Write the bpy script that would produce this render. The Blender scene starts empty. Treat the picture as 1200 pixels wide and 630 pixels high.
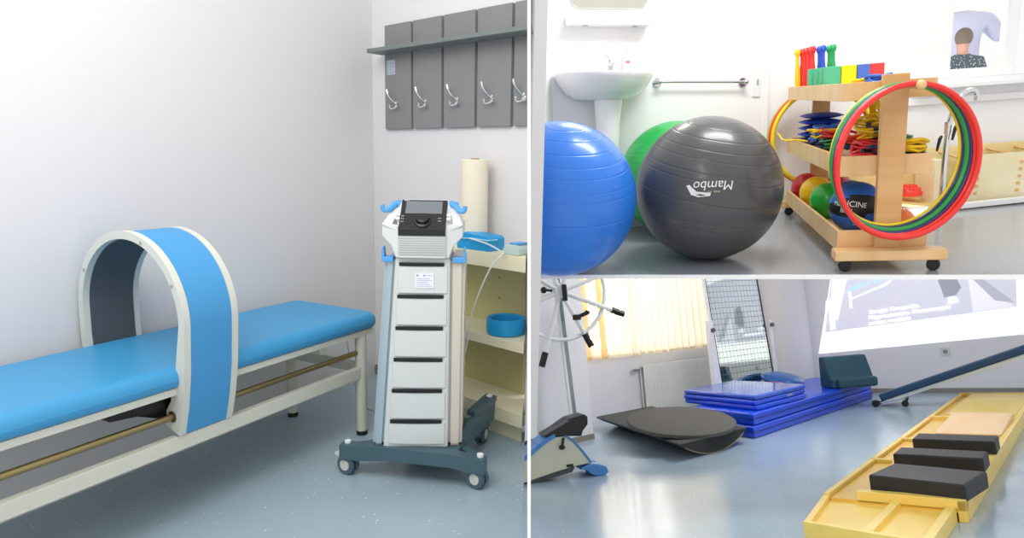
import bpy, bmesh, math, random
from mathutils import Vector, Matrix, Euler
random.seed(7)
PI=math.pi; R=math.radians
sc=bpy.context.scene; COL=sc.collection
V=Vector
# ------------------------------------------------------------------ the three rooms of the building
H0=1.249
def pose(pitch,roll): return Matrix.Rotation(-R(roll),4,'Y')@Matrix.Rotation(R(pitch),4,'X')
CAMROT=pose(8.954,-1.117).inverted()
def room(pitch,roll,h): return Matrix.Translation((0,0,H0))@CAMROT@pose(pitch,roll)@Matrix.Translation((0,0,-h))
ROOM={'A':Matrix.Identity(4),'B':room(13.4,4.05,.961),'C':room(-5.48,4.533,1.066)}
CUR='A'
# ------------------------------------------------------------------ materials
def lin(c):
    if isinstance(c,str): c=tuple(int(c[i:i+2],16)/255 for i in (0,2,4))
    return tuple((x/12.92 if x<=.04045 else ((x+.055)/1.055)**2.4) for x in c)+(1,)
MATS={}
def mat(name,col,rough=.5,metal=0,bump=0,bscale=40,var=0,vscale=8,trans=0,emit=0,coat=0,alpha=1,sss=0,spec=.5):
    if name in MATS: return MATS[name]
    m=bpy.data.materials.new(name); m.use_nodes=True; nt=m.node_tree; b=nt.nodes['Principled BSDF']
    c=lin(col); b.inputs['Base Color'].default_value=c
    b.inputs['Roughness'].default_value=rough; b.inputs['Metallic'].default_value=metal
    b.inputs['Specular IOR Level'].default_value=spec
    b.inputs['Coat Weight'].default_value=coat; b.inputs['Coat Roughness'].default_value=.08
    b.inputs['Transmission Weight'].default_value=trans
    b.inputs['Alpha'].default_value=alpha
    if emit: b.inputs['Emission Color'].default_value=c; b.inputs['Emission Strength'].default_value=emit
    tc=nt.nodes.new('ShaderNodeTexCoord')
    if var:
        n=nt.nodes.new('ShaderNodeTexNoise'); n.inputs['Scale'].default_value=vscale; n.inputs['Detail'].default_value=4
        nt.links.new(tc.outputs['Object'],n.inputs['Vector'])
        mx=nt.nodes.new('ShaderNodeMix'); mx.data_type='RGBA'
        mx.inputs[6].default_value=tuple(x*(1-var) for x in c[:3])+(1,); mx.inputs[7].default_value=tuple(min(1,x*(1+var)) for x in c[:3])+(1,)
        nt.links.new(n.outputs['Fac'],mx.inputs[0]); nt.links.new(mx.outputs[2],b.inputs['Base Color'])
    if bump:
        n=nt.nodes.new('ShaderNodeTexNoise'); n.inputs['Scale'].default_value=bscale
        nt.links.new(tc.outputs['Object'],n.inputs['Vector'])
        bp=nt.nodes.new('ShaderNodeBump'); bp.inputs['Strength'].default_value=bump; bp.inputs['Distance'].default_value=.01
        nt.links.new(n.outputs['Fac'],bp.inputs['Height']); nt.links.new(bp.outputs[0],b.inputs['Normal'])
    MATS[name]=m; return m
def wood(name,c1,c2,scale=(3,40,3),rough=.4):
    if name in MATS: return MATS[name]
    m=bpy.data.materials.new(name); m.use_nodes=True; nt=m.node_tree; b=nt.nodes['Principled BSDF']
    tc=nt.nodes.new('ShaderNodeTexCoord'); mp=nt.nodes.new('ShaderNodeMapping'); mp.inputs['Scale'].default_value=scale
    n=nt.nodes.new('ShaderNodeTexNoise'); n.inputs['Scale'].default_value=2; n.inputs['Detail'].default_value=6; n.inputs['Distortion'].default_value=.6
    r=nt.nodes.new('ShaderNodeValToRGB'); r.color_ramp.elements[0].color=lin(c1); r.color_ramp.elements[1].color=lin(c2)
    r.color_ramp.elements[0].position=.3; r.color_ramp.elements[1].position=.7
    nt.links.new(tc.outputs['Object'],mp.inputs[0]); nt.links.new(mp.outputs[0],n.inputs['Vector']); nt.links.new(n.outputs['Fac'],r.inputs[0])
    nt.links.new(r.outputs[0],b.inputs['Base Color']); b.inputs['Roughness'].default_value=rough
    MATS[name]=m; return m
def floor_mat(name,col,rough,fleck,fs=55,amount=.035,cloud=.10):
    m=bpy.data.materials.new(name); m.use_nodes=True; nt=m.node_tree; b=nt.nodes['Principled BSDF']; L=nt.links.new
    tc=nt.nodes.new('ShaderNodeTexCoord')
    n=nt.nodes.new('ShaderNodeTexNoise'); n.inputs['Scale'].default_value=3; n.inputs['Detail'].default_value=5; L(tc.outputs['Object'],n.inputs['Vector'])
    c=lin(col); mx=nt.nodes.new('ShaderNodeMix'); mx.data_type='RGBA'
    mx.inputs[6].default_value=tuple(x*(1-cloud) for x in c[:3])+(1,); mx.inputs[7].default_value=tuple(x*(1+cloud) for x in c[:3])+(1,)
    L(n.outputs['Fac'],mx.inputs[0])
    vo=nt.nodes.new('ShaderNodeTexVoronoi'); vo.inputs['Scale'].default_value=fs; L(tc.outputs['Object'],vo.inputs['Vector'])
    sep=nt.nodes.new('ShaderNodeSeparateColor'); L(vo.outputs['Color'],sep.inputs[0])
    a=nt.nodes.new('ShaderNodeMath'); a.operation='LESS_THAN'; a.inputs[1].default_value=.20; L(vo.outputs['Distance'],a.inputs[0])
    d=nt.nodes.new('ShaderNodeMath'); d.operation='LESS_THAN'; d.inputs[1].default_value=amount*3; L(sep.outputs[0],d.inputs[0])
    e=nt.nodes.new('ShaderNodeMath'); e.operation='MULTIPLY'; L(a.outputs[0],e.inputs[0]); L(d.outputs[0],e.inputs[1])
    m2=nt.nodes.new('ShaderNodeMix'); m2.data_type='RGBA'; m2.inputs[7].default_value=lin(fleck); L(e.outputs[0],m2.inputs[0]); L(mx.outputs[2],m2.inputs[6])
    L(m2.outputs[2],b.inputs['Base Color']); b.inputs['Roughness'].default_value=rough
    bp=nt.nodes.new('ShaderNodeBump'); bp.inputs['Strength'].default_value=.04; bp.inputs['Distance'].default_value=.01; L(n.outputs['Fac'],bp.inputs['Height']); L(bp.outputs[0],b.inputs['Normal'])
    MATS[name]=m; return m
# ------------------------------------------------------------------ mesh helpers
class MB:
    def __init__(s): s.bm=bmesh.new()
    def add(s,verts,faces):
        vs=[s.bm.verts.new(v) for v in verts]
        for f in faces:
            try: s.bm.faces.new([vs[i] for i in f])
            except ValueError: pass
        return vs
    def merge(s,o,M=None):
        me=bpy.data.meshes.new('tmp'); o.to_mesh(me); 
        if M is not None: me.transform(M)
        s.bm.from_mesh(me); bpy.data.meshes.remove(me)
    def box(s,c,d,rot=None,bev=0,seg=2):
        b=bmesh.new(); bmesh.ops.create_cube(b,size=1)
        bmesh.ops.scale(b,vec=d,verts=b.verts)
        if bev: bmesh.ops.bevel(b,geom=list(b.edges),offset=min(bev,min(d)*.49),segments=seg,affect='EDGES',profile=.5)
        M=Matrix.Translation(c)
        if rot is not None: M=M@(rot.to_4x4() if not isinstance(rot,(int,float)) else Matrix.Rotation(rot,4,'Z'))
        s.merge(b,M); b.free(); return s
    def rng(s,x0,x1,y0,y1,z0,z1,bev=0,seg=2):
        return s.box(((x0+x1)/2,(y0+y1)/2,(z0+z1)/2),(abs(x1-x0),abs(y1-y0),abs(z1-z0)),None,bev,seg)
    def cyl(s,a,b,r,r2=None,n=20,cap=True):
        a=V(a);b=V(b); r2=r if r2 is None else r2; d=b-a; L=d.length
        if L<1e-6: return s
        q=d.to_track_quat('Z','Y').to_matrix().to_4x4(); bm=bmesh.new()
        bmesh.ops.create_cone(bm,cap_ends=cap,segments=n,radius1=r,radius2=r2,depth=L)
        s.merge(bm,Matrix.Translation((a+b)/2)@q); bm.free(); return s
    def tube(s,pts,r,n=10,closed=False,cap=True):
        pts=[V(p) for p in pts]; N=len(pts); rings=[]; up=None
        for i,p in enumerate(pts):
            if closed: t=(pts[(i+1)%N]-pts[i-1])
            else: t=(pts[min(i+1,N-1)]-pts[max(i-1,0)])
            t.normalize()
            if up is None:
                up=t.orthogonal().normalized()
            up=(up-t*up.dot(t))
            if up.length<1e-6: up=t.orthogonal()
            up.normalize(); w=t.cross(up)
            rr=r[i] if isinstance(r,(list,tuple)) else r
            rings.append([s.bm.verts.new(p+(up*math.cos(2*PI*k/n)+w*math.sin(2*PI*k/n))*rr) for k in range(n)])
        M=N if closed else N-1
        for i in range(M):
            a=rings[i]; b=rings[(i+1)%N]; off=0
            if closed and i==N-1:
                off=min(range(n),key=lambda o:(a[0].co-b[o].co).length)
            for k in range(n):
                s.bm.faces.new((a[k],a[(k+1)%n],b[(k+1+off)%n],b[(k+off)%n]))
        if cap and not closed:
            s.bm.faces.new(rings[0][::-1]); s.bm.faces.new(rings[-1])
        return s
    def lathe(s,prof,M=None,n=48):
        b=bmesh.new(); rings=[]
        for (r,z) in prof:
            if r<1e-6: rings.append([b.verts.new((0,0,z))])
            else: rings.append([b.verts.new((r*math.cos(2*PI*k/n),r*math.sin(2*PI*k/n),z)) for k in range(n)])
        for a,c in zip(rings,rings[1:]):
            for k in range(n):
                k2=(k+1)%n
                if len(a)==1 and len(c)==1: continue
                if len(a)==1: b.faces.new((a[0],c[k2],c[k]))
                elif len(c)==1: b.faces.new((a[k],a[k2],c[0]))
                else: b.faces.new((a[k],a[k2],c[k2],c[k]))
        bmesh.ops.recalc_face_normals(b,faces=b.faces)
        s.merge(b,M); b.free(); return s
    def sphere(s,c,r,n=32,sc_=(1,1,1),rot=None):
        b=bmesh.new(); bmesh.ops.create_uvsphere(b,u_segments=n,v_segments=max(8,n//2),radius=r)
        M=Matrix.Translation(c)
        if rot is not None: M=M@rot.to_4x4()
        s.merge(b,M@Matrix.Diagonal((*sc_,1))); b.free(); return s
    def prism(s,poly,vec,bev=0,seg=2):
        """poly: 3D points of one face; vec: extrusion"""
        b=bmesh.new(); vec=V(vec); lo=[b.verts.new(p) for p in poly]; hi=[b.verts.new(V(p)+vec) for p in poly]; n=len(poly)
        b.faces.new(lo[::-1]); b.faces.new(hi)
        for i in range(n): b.faces.new((lo[i],lo[(i+1)%n],hi[(i+1)%n],hi[i]))
        bmesh.ops.recalc_face_normals(b,faces=b.faces)
        if bev: bmesh.ops.bevel(b,geom=list(b.edges),offset=bev,segments=seg,affect='EDGES',profile=.5)
        s.merge(b); b.free(); return s
    def build(s,name,m,parent=None,smooth=35,thing=None):
        bmesh.ops.recalc_face_normals(s.bm,faces=s.bm.faces)
        me=bpy.data.meshes.new(name); s.bm.to_mesh(me); s.bm.free()
        me.materials.append(m)
        if smooth:
            me.polygons.foreach_set('use_smooth',[True]*len(me.polygons)); me.set_sharp_from_angle(angle=R(smooth))
        o=bpy.data.objects.new(name,me); COL.objects.link(o)
        if 0<smooth<=60 and len(me.polygons)<4000:
            w_=o.modifiers.new('weighted','WEIGHTED_NORMAL'); w_.keep_sharp=True; w_.weight=90
        if parent is not None: o.parent=parent
        return o
def put(o,loc=(0,0,0),rz=0,rot=None):
    M=ROOM[CUR]@Matrix.Translation(loc)@(rot.to_4x4() if rot is not None else Matrix.Rotation(R(rz),4,'Z'))
    o.matrix_world=M; return o
def tag(o,label,cat,group=None,kind=None):
    o['label']=label; o['category']=cat
    if group: o['group']=group
    if kind: o['kind']=kind
    return o
def thing(name,label,cat,loc=(0,0,0),rz=0,group=None,rot=None):
    o=bpy.data.objects.new(name,None); COL.objects.link(o); o.empty_display_size=.1
    put(o,loc,rz,rot); return tag(o,label,cat,group)
def struct(name,mb,m,loc=(0,0,0),rz=0,smooth=0,parent=None,label=None):
    o=mb.build(name,m,parent,smooth); 
    if parent is None: put(o,loc,rz); 
    o['kind']='structure'
    if label: o['label']=label
    return o
def dup(src,loc,rz=0,label=None,group=None,rot=None):
    r=src.copy(); COL.objects.link(r); put(r,loc,rz,rot)
    if label: r['label']=label
    if group: r['group']=group
    for ch in list(src.children):
        c=ch.copy(); COL.objects.link(c); c.parent=r
        for g in list(ch.children):
            d=g.copy(); COL.objects.link(d); d.parent=c
    return r
def text_bm(txt,size,font_scale=1,extrude=0,align='CENTER'):
    cu=bpy.data.curves.new('lettering','FONT'); cu.body=txt; cu.size=size; cu.extrude=extrude; cu.align_x=align; cu.align_y='CENTER'; cu.resolution_u=4
    o=bpy.data.objects.new('lettering_src',cu); COL.objects.link(o)
    dg=bpy.context.evaluated_depsgraph_get(); me=bpy.data.meshes.new_from_object(o.evaluated_get(dg))
    bpy.data.objects.remove(o); b=bmesh.new(); b.from_mesh(me); bpy.data.meshes.remove(me); bpy.data.curves.remove(cu)
    return b
def on_plane(mb,b,O,U,W):
    """lay a flat bmesh (x,y) on plane with origin O, axes U,W"""
    O=V(O);U=V(U).normalized();W=V(W).normalized();N=U.cross(W)
    M=Matrix(((U.x,W.x,N.x,O.x),(U.y,W.y,N.y,O.y),(U.z,W.z,N.z,O.z),(0,0,0,1)))
    mb.merge(b,M); b.free()
def on_sphere(mb,b,n,up,Rr,lift=.0015):
    n=V(n).normalized(); up=V(up); up=(up-n*up.dot(n)).normalized(); U=up.cross(n)
    for v in b.verts:
        x,y=v.co.x,v.co.y; d=(n+(U*x+up*y)/Rr).normalized(); v.co=d*(Rr+lift)
    mb.merge(b); b.free()
def rrect(w,h,r,n=5):
    pts=[]
    for cx,cy,a in ((w/2-r,h/2-r,0),(-w/2+r,h/2-r,90),(-w/2+r,-h/2+r,180),(w/2-r,-h/2+r,270)):
        for k in range(n+1):
            t=R(a+90*k/n); pts.append((cx+r*math.cos(t),cy+r*math.sin(t)))
    return pts
def catmull(P,k=8,closed=False):
    P=[V(p) for p in P]; out=[]; n=len(P)
    rng_=range(n) if closed else range(n-1)
    for i in rng_:
        if closed: a,b,c,d=P[i-1],P[i],P[(i+1)%n],P[(i+2)%n]
        else: a,b,c,d=P[max(i-1,0)],P[i],P[i+1],P[min(i+2,n-1)]
        for j in range(k):
            t=j/k; out.append(.5*((2*b)+(c-a)*t+(2*a-5*b+4*c-d)*t*t+(3*b-a-3*c+d)*t**3))
    if not closed: out.append(P[-1])
    return out
# common materials
WALLA=mat('wall_paint_grey_white','D8D7D9',.75,bump=.05,bscale=60)
WALLB=mat('wall_paint_bright_white','F2F1F2',.6,bump=.04,bscale=60)
WALLC=mat('wall_paint_cool_white','E8E7EC',.7,bump=.04,bscale=60)
WHITE=mat('white_lacquer','F1F2F1',.35)
CREAM=mat('cream_powder_coat','CFD0C4',.4,var=.03)
BLUEV=mat('sky_blue_vinyl','3C95C9',.42,bump=.05,bscale=120)
BLUEB=mat('ring_blue_fabric','4394CC',.55,bump=.08,bscale=200)
BRASS=mat('brass_rod','9C8C62',.32,metal=.9)
RUB=mat('black_rubber','16171A',.55)
BLACK=mat('black_plastic','0C0C0E',.35)
CHROME=mat('chrome','D5D8DA',.12,metal=1)
SLATE=mat('slate_laminate','808182',.6,bump=.03,var=.05,vscale=12)
DSL=mat('slate_edge','727A79',.55)
LG=mat('light_grey_plastic','D3D7D6',.38)
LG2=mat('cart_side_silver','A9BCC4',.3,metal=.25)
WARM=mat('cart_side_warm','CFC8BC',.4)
TEALG=mat('cart_base_teal_grey','45606B',.4)
SKYP=mat('sky_blue_plastic','4FA0E0',.35)
CREAMW=mat('cream_shelf_laminate','E8E3C4',.45)
PAPER=mat('couch_paper','E9E0CB',.85)
# ================================================================== ROOM A : therapy corner
CUR='A'
def vec(a): return V((math.cos(R(a)),math.sin(R(a)),0))
CA=V((-.788,3.877,0)); UA=vec(-41.28); NA=V((-.6597,-.7515,0)); UL=vec(61.7); NL=V((-UL.y,UL.x,0))   # NL points out of the room through the bench wall
FLA=floor_mat('blue_grey_vinyl_floor','9DB2BE',.22,'D6DEDF',55,.03)
def poly_floor(pts,z0,z1): return MB().prism([(x,y,z0) for x,y in pts],(0,0,z1-z0))
# floor of the therapy corner
eR=CA+UA*1.152
pl=CA-UL*4.2
struct('floor',poly_floor([(CA.x,CA.y),(eR.x,eR.y),(.03,1.3),(-.3,1.1),(pl.x,pl.y)],-.08,0),FLA,label='blue grey speckled vinyl floor under the treatment couch')
def wall_slab(P,d,L,n,h,t,z0=0):
    P=V(P); a=P; b=P+d*L; c=b+n*t; e=a+n*t
    return MB().prism([(p.x,p.y,z0) for p in (a,b,c,e)],(0,0,h-z0))
struct('wall_back',wall_slab(CA,-UL,4.2,NL,2.75,.1,-.08),WALLA,label='plain grey white wall behind the treatment couch')
struct('wall_right',wall_slab(CA,UA,1.152,-NA,2.75,.09,-.08),WALLA,label='grey white wall that carries the coat hooks')
mb=MB(); a=CA+UA*.0; 
mb.prism([(p.x,p.y,0) for p in (a,a+UA*1.15,a+UA*1.15+NA*.012,a+NA*.012)],(0,0,.055))
struct('baseboard_right',mb,mat('baseboard_taupe','857F79',.6))
# thin partition between the therapy corner and the two exercise rooms
DX=.0250
d0,d1=1.93,3.2
cr=CAMROT
mb=MB()
def cp(x,d,z): return Matrix.Translation((0,0,H0))@cr@V((x,d,z))
# standing wall, seen on its end
p=[cp(DX*d0-.0048,d0,-1.0),cp(DX*d0+.0048,d0,-1.0),cp(DX*d1+.0048,d1,-1.0),cp(DX*d1-.0048,d1,-1.0)]
mb.prism(p,cp(0,0,1.45)-cp(0,0,-1.0))
struct('wall_partition',mb,WALLB,label='thin white partition between the therapy corner and the exercise rooms')
# ---- coat rack
def wf(s,o,z): return CA+UA*s+NA*o+V((0,0,z))
W3=Matrix(((UA.x,NA.x,0,0),(UA.y,NA.y,0,0),(0,0,1,0),(0,0,0,1)))   # wall frame: x along, y outward
def wallthing(name,label,cat,s,o,z,group=None):
    t=bpy.data.objects.new(name,None); COL.objects.link(t); tag(t,label,cat,group)
    p=wf(s,o,z); ang=math.atan2(UA.y,UA.x); t.matrix_world=Matrix.Translation(p)@Matrix.Rotation(ang,4,'Z')
    return t     # local: x along the wall, -y away from the wall
def ends(o): return 1.146+.78*o
def cutboard(m,x0,o0,o1,z0,z1,bev=.002):
    return m.prism([(x0,-o1,z0),(ends(o1),-o1,z0),(ends(o0),-o0,z0),(x0,-o0,z0)],(0,0,z1-z0),bev)
t=wallthing('coat_rack','slate grey wall coat rack with upright boards, a top shelf and chrome hooks','coat rack',0,0,0)
for i in range(5):
    x0=.135+i*.2305; x1=min(x0+.213,1.138)
    z1=1.945
    MB().rng(x0,x1,-.022,-.002,1.408,z1,.002).build('board',SLATE,t)
cutboard(MB(),.115,.022,.125,1.795,1.815).build('shelf',DSL,t)
for k,x in enumerate((.15,1.12)): pass
for i in range(5):
    x=.245+i*.2305-.012
    if x>1.13: x=1.12
    m=MB(); y=-.022
    m.box((x,y-.003,1.532),(.016,.006,.04),bev=.003)
    m.sphere((x,y-.007,1.541),.0065,10); m.sphere((x,y-.007,1.523),.0065,10)
    m.tube(catmull([(x,y-.005,1.541),(x-.010,y-.026,1.556),(x-.022,y-.040,1.582),(x-.028,y-.044,1.608)],6),[.0042]*6+[.005]*6+[.0065]*7,8)
    for sx in (-1,1):
        m.tube(catmull([(x,y-.006,1.520),(x+sx*.015,y-.020,1.511),(x+sx*.026,y-.025,1.517),(x+sx*.028,y-.025,1.530)],5),.0035,8)
        m.sphere((x+sx*.028,y-.025,1.531),.0048,8)
    if i<4 or True:
        h=m.build('hook',CHROME,t)
m=MB().rng(.155,.222,-.0235,-.022,1.69,1.765); lb=m.build('paper_label',mat('label_paper','AEB9C6',.7),t,0); lb['label']='small pale paper label'
m=MB()
for k in range(4): m.rng(.16,.215-.01*(k%2),-.0242,-.0236,1.70+.015*k,1.703+.015*k)
m.build('print',mat('label_ink','7F8FA2',.7),lb,0)
# ---- book case
t=wallthing('open_shelf_unit','cream open shelf unit standing under the coat rack','shelf unit',0,0,0)
s0,s1=.62,1.325
tops=((.785,.85),(.432,.474),(.095,.155))
cutboard(MB(),s0,.004,.222,.785,.85).build('top_board',CREAMW,t)
cutboard(MB(),s0+.02,.004,.222,.432,.474).build('shelf',CREAMW,t)
cutboard(MB(),s0+.02,.004,.222,.095,.155).build('shelf',CREAMW,t)
MB().rng(s0,s0+.02,-.222,-.004,0,.785,.001).build('side_panel',CREAMW,t)
MB().rng(s0+.02,1.14,-.010,-.004,.155,.785).build('back_panel',mat('shelf_back_olive','C3BD88',.6),t)
MB().rng(s0+.02,1.26,-.16,-.15,0,.095).build('plinth',CREAMW,t)
for z in (.70,.60,.38): MB().cyl((.98,-.0102,z),(.98,-.013,z),.004,n=8).build('peg_hole',mat('peg_hole_dark','57543A',.7),t)
def onwall(s,o): p=CA+UA*s+NA*o; return (p.x,p.y)
# roll of couch paper
t=MB(); t.lathe([(.015,.402),(.015,.004),(.06,.0),(.064,.004),(.064,.400),(.06,.404),(.015,.402)],n=40)
o=t.build('paper_roll',PAPER); x,y=onwall(.893,.10); put(o,(x,y,.85)); tag(o,'tall cream roll of couch paper standing on the open shelf unit','paper roll')
MB().lathe([(.014,.41),(.02,.41),(.02,.395),(.014,.395)],n=24).build('core',mat('cardboard','A08A66',.8),o)
# blue pad applicator
t=wallthing('applicator_pad','blue padded applicator box lying on top of the shelf unit','applicator pad',.985,.15,.85)
m=MB(); m.prism([(-.10,-.055,0),(.10,-.055,0),(.10,-.055,.055),(.085,-.055,.066),(-.07,-.055,.075),(-.10,-.055,.04)],(0,.11,0),.004)
m.build('pad',mat('bright_blue_vinyl','1497D6',.45),t)
m=MB(); m.tube([(-.10,-.058,.045),(0,-.06,.052),(.101,-.057,.05),(.104,0,.05)],.003,6); m.build('piping',mat('pale_blue_piping','A6DCF0',.5),t)
# hand applicator with cable
t=wallthing('hand_applicator','pale grey green applicator with blue top near the shelf unit end','applicator',1.235,.16,.85)
m=MB(); m.prism([(-.06,-.05,0),(.030,-.05,0),(.030,-.05,.03),(.022,-.05,.045),(-.04,-.05,.045),(-.06,-.05,.028)],(0,.09,0),.006); m.build('housing',mat('pale_mint_plastic','BED3CD',.4),t)
m=MB(); m.prism([(-.035,-.04,.045),(.024,-.04,.045),(.024,-.04,.054),(-.025,-.04,.054)],(0,.07,0),.003); m.build('top_pad',SKYP,t)
# small round applicator ring lying on the middle shelf
m=MB(); m.lathe([(.064,.002),(.072,.0),(.088,.003),(.090,.03),(.090,.06),(.087,.072),(.074,.072),(.066,.068),(.062,.03),(.064,.002)],n=48)
o=m.build('small_applicator_ring',mat('bright_blue_vinyl','1497D6',.45)); x,y=onwall(1.128,.125)
put(o,(x-.0,y,.475)); tag(o,'round blue applicator ring lying on the middle shelf of the cream unit','applicator ring')
# cable from the applicator
P=[wf(1.0,.235,.905),wf(1.10,.23,.89),wf(1.19,.24,.868),wf(1.215,.25,.86),wf(1.19,.30,.80),wf(1.13,.34,.62),wf(1.10,.36,.42),wf(1.02,.36,.26),wf(.86,.37,.19),wf(.70,.36,.18),wf(.66,.40,.20)]
o=MB().tube(catmull(P,8),.0035,8).build('applicator_cable',mat('white_cable','D9DEDA',.4)); put(o); tag(o,'thin white cable hanging from the shelf unit towards the wheeled cart','cable')
# ---- treatment couch  (local x along the couch, y away from the viewer)
BN=V((-.653,3.032,0))
t=thing('treatment_couch','long sky blue treatment couch on a cream metal frame along the wall','treatment couch',(BN.x,BN.y,0),61.7)
LB=-2.05
m=MB()
# cushion as a rounded slab
b=bmesh.new(); pts=rrect(1,1,.1)
def cushion(x0,x1,y0,y1,z0,z1,rc,re):
    m=MB(); w=x1-x0; d=y1-y0; cx=(x0+x1)/2; cy=(y0+y1)/2; rings=[]
    prof=[(re,0)]; 
    for k in range(0,7): a=R(90*k/6); prof.append((re*.55*(1-math.sin(a))*0+re*(1-math.sin(a))*.35 if False else re*(1-math.sin(a)),(z1-z0)*.42*(1-math.cos(a))))
    prof=[]
    hh=(z1-z0)
    for k in range(7): a=R(90*k/6); prof.append((re*(1-math.sin(a)),hh*.4*(1-math.cos(a))))
    for k in range(9): a=R(90*k/8); prof.append((re*1.6*(1-math.cos(a)),hh*.4+hh*.6*math.sin(a)))
    prof.append((re*3.2,hh*1.02))
    for ins,z in prof:
        pp=rrect(w-2*ins,d-2*ins,max(rc-ins*.6,.01),6)
        rings.append([m.bm.verts.new((cx+x,cy+y,z0+z)) for x,y in pp])
    for a_,b_ in zip(rings,rings[1:]):
        n=len(a_)
        for k in range(n): m.bm.faces.new((a_[k],a_[(k+1)%n],b_[(k+1)%n],b_[k]))
    m.bm.faces.new(rings[0][::-1]); m.bm.faces.new(rings[-1]); return m
cushion(LB,.035,-.045,.475,.493,.565,.05,.022).build('cushion',BLUEV,t)
m=MB(); m.rng(LB+.03,0,-.03,.005,.468,.493,.003); m.rng(LB+.03,0,.44,.47,.468,.493,.003); m.rng(-.04,0,.005,.44,.455,.493,.003); m.rng(LB+.03,LB+.06,.005,.44,.455,.493,.003); m.rng(LB+.06,-.04,.005,.44,.485,.493)
m.build('seat_frame',CREAM,t)
for (x,y) in ((-.055,-.005),(-.055,.43),(LB+.09,-.005),(LB+.09,.43)):
    m=MB(); m.cyl((x,y,.018),(x,y,.47),.024,.026,n=20); l=m.build('leg',CREAM,t); MB().cyl((x,y,0),(x,y,.02),.025,n=20).build('rubber_foot',RUB,l)
m=MB(); m.rng(LB+.09,-.07,-.022,.008,.270,.322,.004); m.build('lower_rail',CREAM,t)
m=MB(); m.rng(LB+.09,-.07,.425,.445,.30,.345,.004); m.build('lower_rail',CREAM,t)
m=MB(); m.rng(-.065,-.045,.01,.42,.29,.34,.004); m.build('end_rail',CREAM,t)
m=MB(); m.rng(-.30,-.275,0,.45,.43,.47,.003); m.build('cross_rail',CREAM,t)
for y in (-.0,.425):
    MB().cyl((LB+.09,y,.388),(-.065,y,.388),.0115,n=16).build('guide_rod',BRASS,t)
# ---- ring applicator riding on the couch
t=thing('therapy_ring','big sky blue magnetic therapy ring with cream rims arching over the couch','therapy ring',(BN.x,BN.y,0),61.7)
Ct,Cz,Ro=.205,.705,.290
def arc(r,a0,a1,n): return [(Ct-r*math.cos(R(a0+(a1-a0)*k/n)),Cz+r*math.sin(R(a0+(a1-a0)*k/n))) for k in range(n+1)]
S1,S2=-.985,-.775
def ring_outline(off):
    pts=[(-.030+off,.326),( -.055+off,.42),(-.074+off,.54)]
    pts+=arc(Ro-off,-20,0,3)[1:] if False else []
    pts+=arc(Ro-off,0,180,40)
    pts+=[(Ct+Ro-off,.60),(Ct+Ro-off-.01,.50)]
    return pts
def strip(o,i,x0,x1):
    m=MB(); n=len(o)
    vs=[]
    for p,q in zip(o,i):
        vs.append([m.bm.verts.new((x0,p[0],p[1])),m.bm.verts.new((x1,p[0],p[1])),m.bm.verts.new((x1,q[0],q[1])),m.bm.verts.new((x0,q[0],q[1]))])
    for a,b_ in zip(vs,vs[1:]):
        for k in range(4): m.bm.faces.new((a[k],a[(k+1)%4],b_[(k+1)%4],b_[k]))
    m.bm.faces.new(vs[0][::-1]); m.bm.faces.new(vs[-1]); return m
o0=ring_outline(0); i0=ring_outline(.027)
# front foot is broader than the hoop
i0[0]=(.06,.36); i0[1]=(.005,.44); i0[2]=(-.028,.55)
RIM=mat('ring_rim_cream','CDCFC6',.45)
for nm,a,b_ in (('near_rim',S1,S1+.024),('far_rim',S2-.024,S2)): 
    o=strip(o0,i0,a,b_).build('rim',RIM,t,40)
strip(ring_outline(.003),ring_outline(.012),S1+.024,S2-.024).build('cover',BLUEB,t,60)
li=ring_outline(.030); li[0]=(.05,.37); li[1]=(.0,.45); li[2]=(-.035,.55)
strip(ring_outline(.0125),li,S1+.024,S2-.024).build('lining',mat('dark_grey_lining','4A4F55',.7,bump=.05,bscale=150),t,60)
m=MB()
for x in (S1+.03,S2-.06):
    pass
m=strip(arc(Ro-.006,-118,-62,16),arc(Ro-.032,-118,-62,16),S1+.004,S2-.004)
m.prism([(S1-.20,.03,.445),(S1-.19,.03,.425),(S1-.10,.03,.415),(S1-.03,.03,.385),(S2+.02,.03,.385),(S2+.02,.03,.455),(S1-.20,.03,.455)],(0,.36,0),.004)
m.build('under_carriage',BLACK,t)
m=MB(); m.cyl((S1-.003,0,.388),(S1+.004,0,.388),.019,n=20); m.build('rod_bushing',mat('bushing_brass_dark','6A5A38',.4,metal=.6),t)
m=MB()
for a in (28,70,150): m.cyl((S1-.002,Ct-(Ro-.017)*math.cos(R(a)),Cz+(Ro-.017)*math.sin(R(a))),(S1+.004,Ct-(Ro-.017)*math.cos(R(a)),Cz+(Ro-.017)*math.sin(R(a))),.006,n=12)
m.build('screw',mat('screw_grey','A9ABA6',.4,metal=.4),t)
# ---- wheeled cart with drawers
T0=V((-.385,2.535,0)); 
t=thing('wheeled_cart','tall pale grey wheeled cart with a column of six drawers','wheeled cart',(T0.x,T0.y,0),-11)
bx=.045
yb=.14; TURN=R(13)
def turned(o): o.rotation_euler=(0,0,TURN); return o
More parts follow.
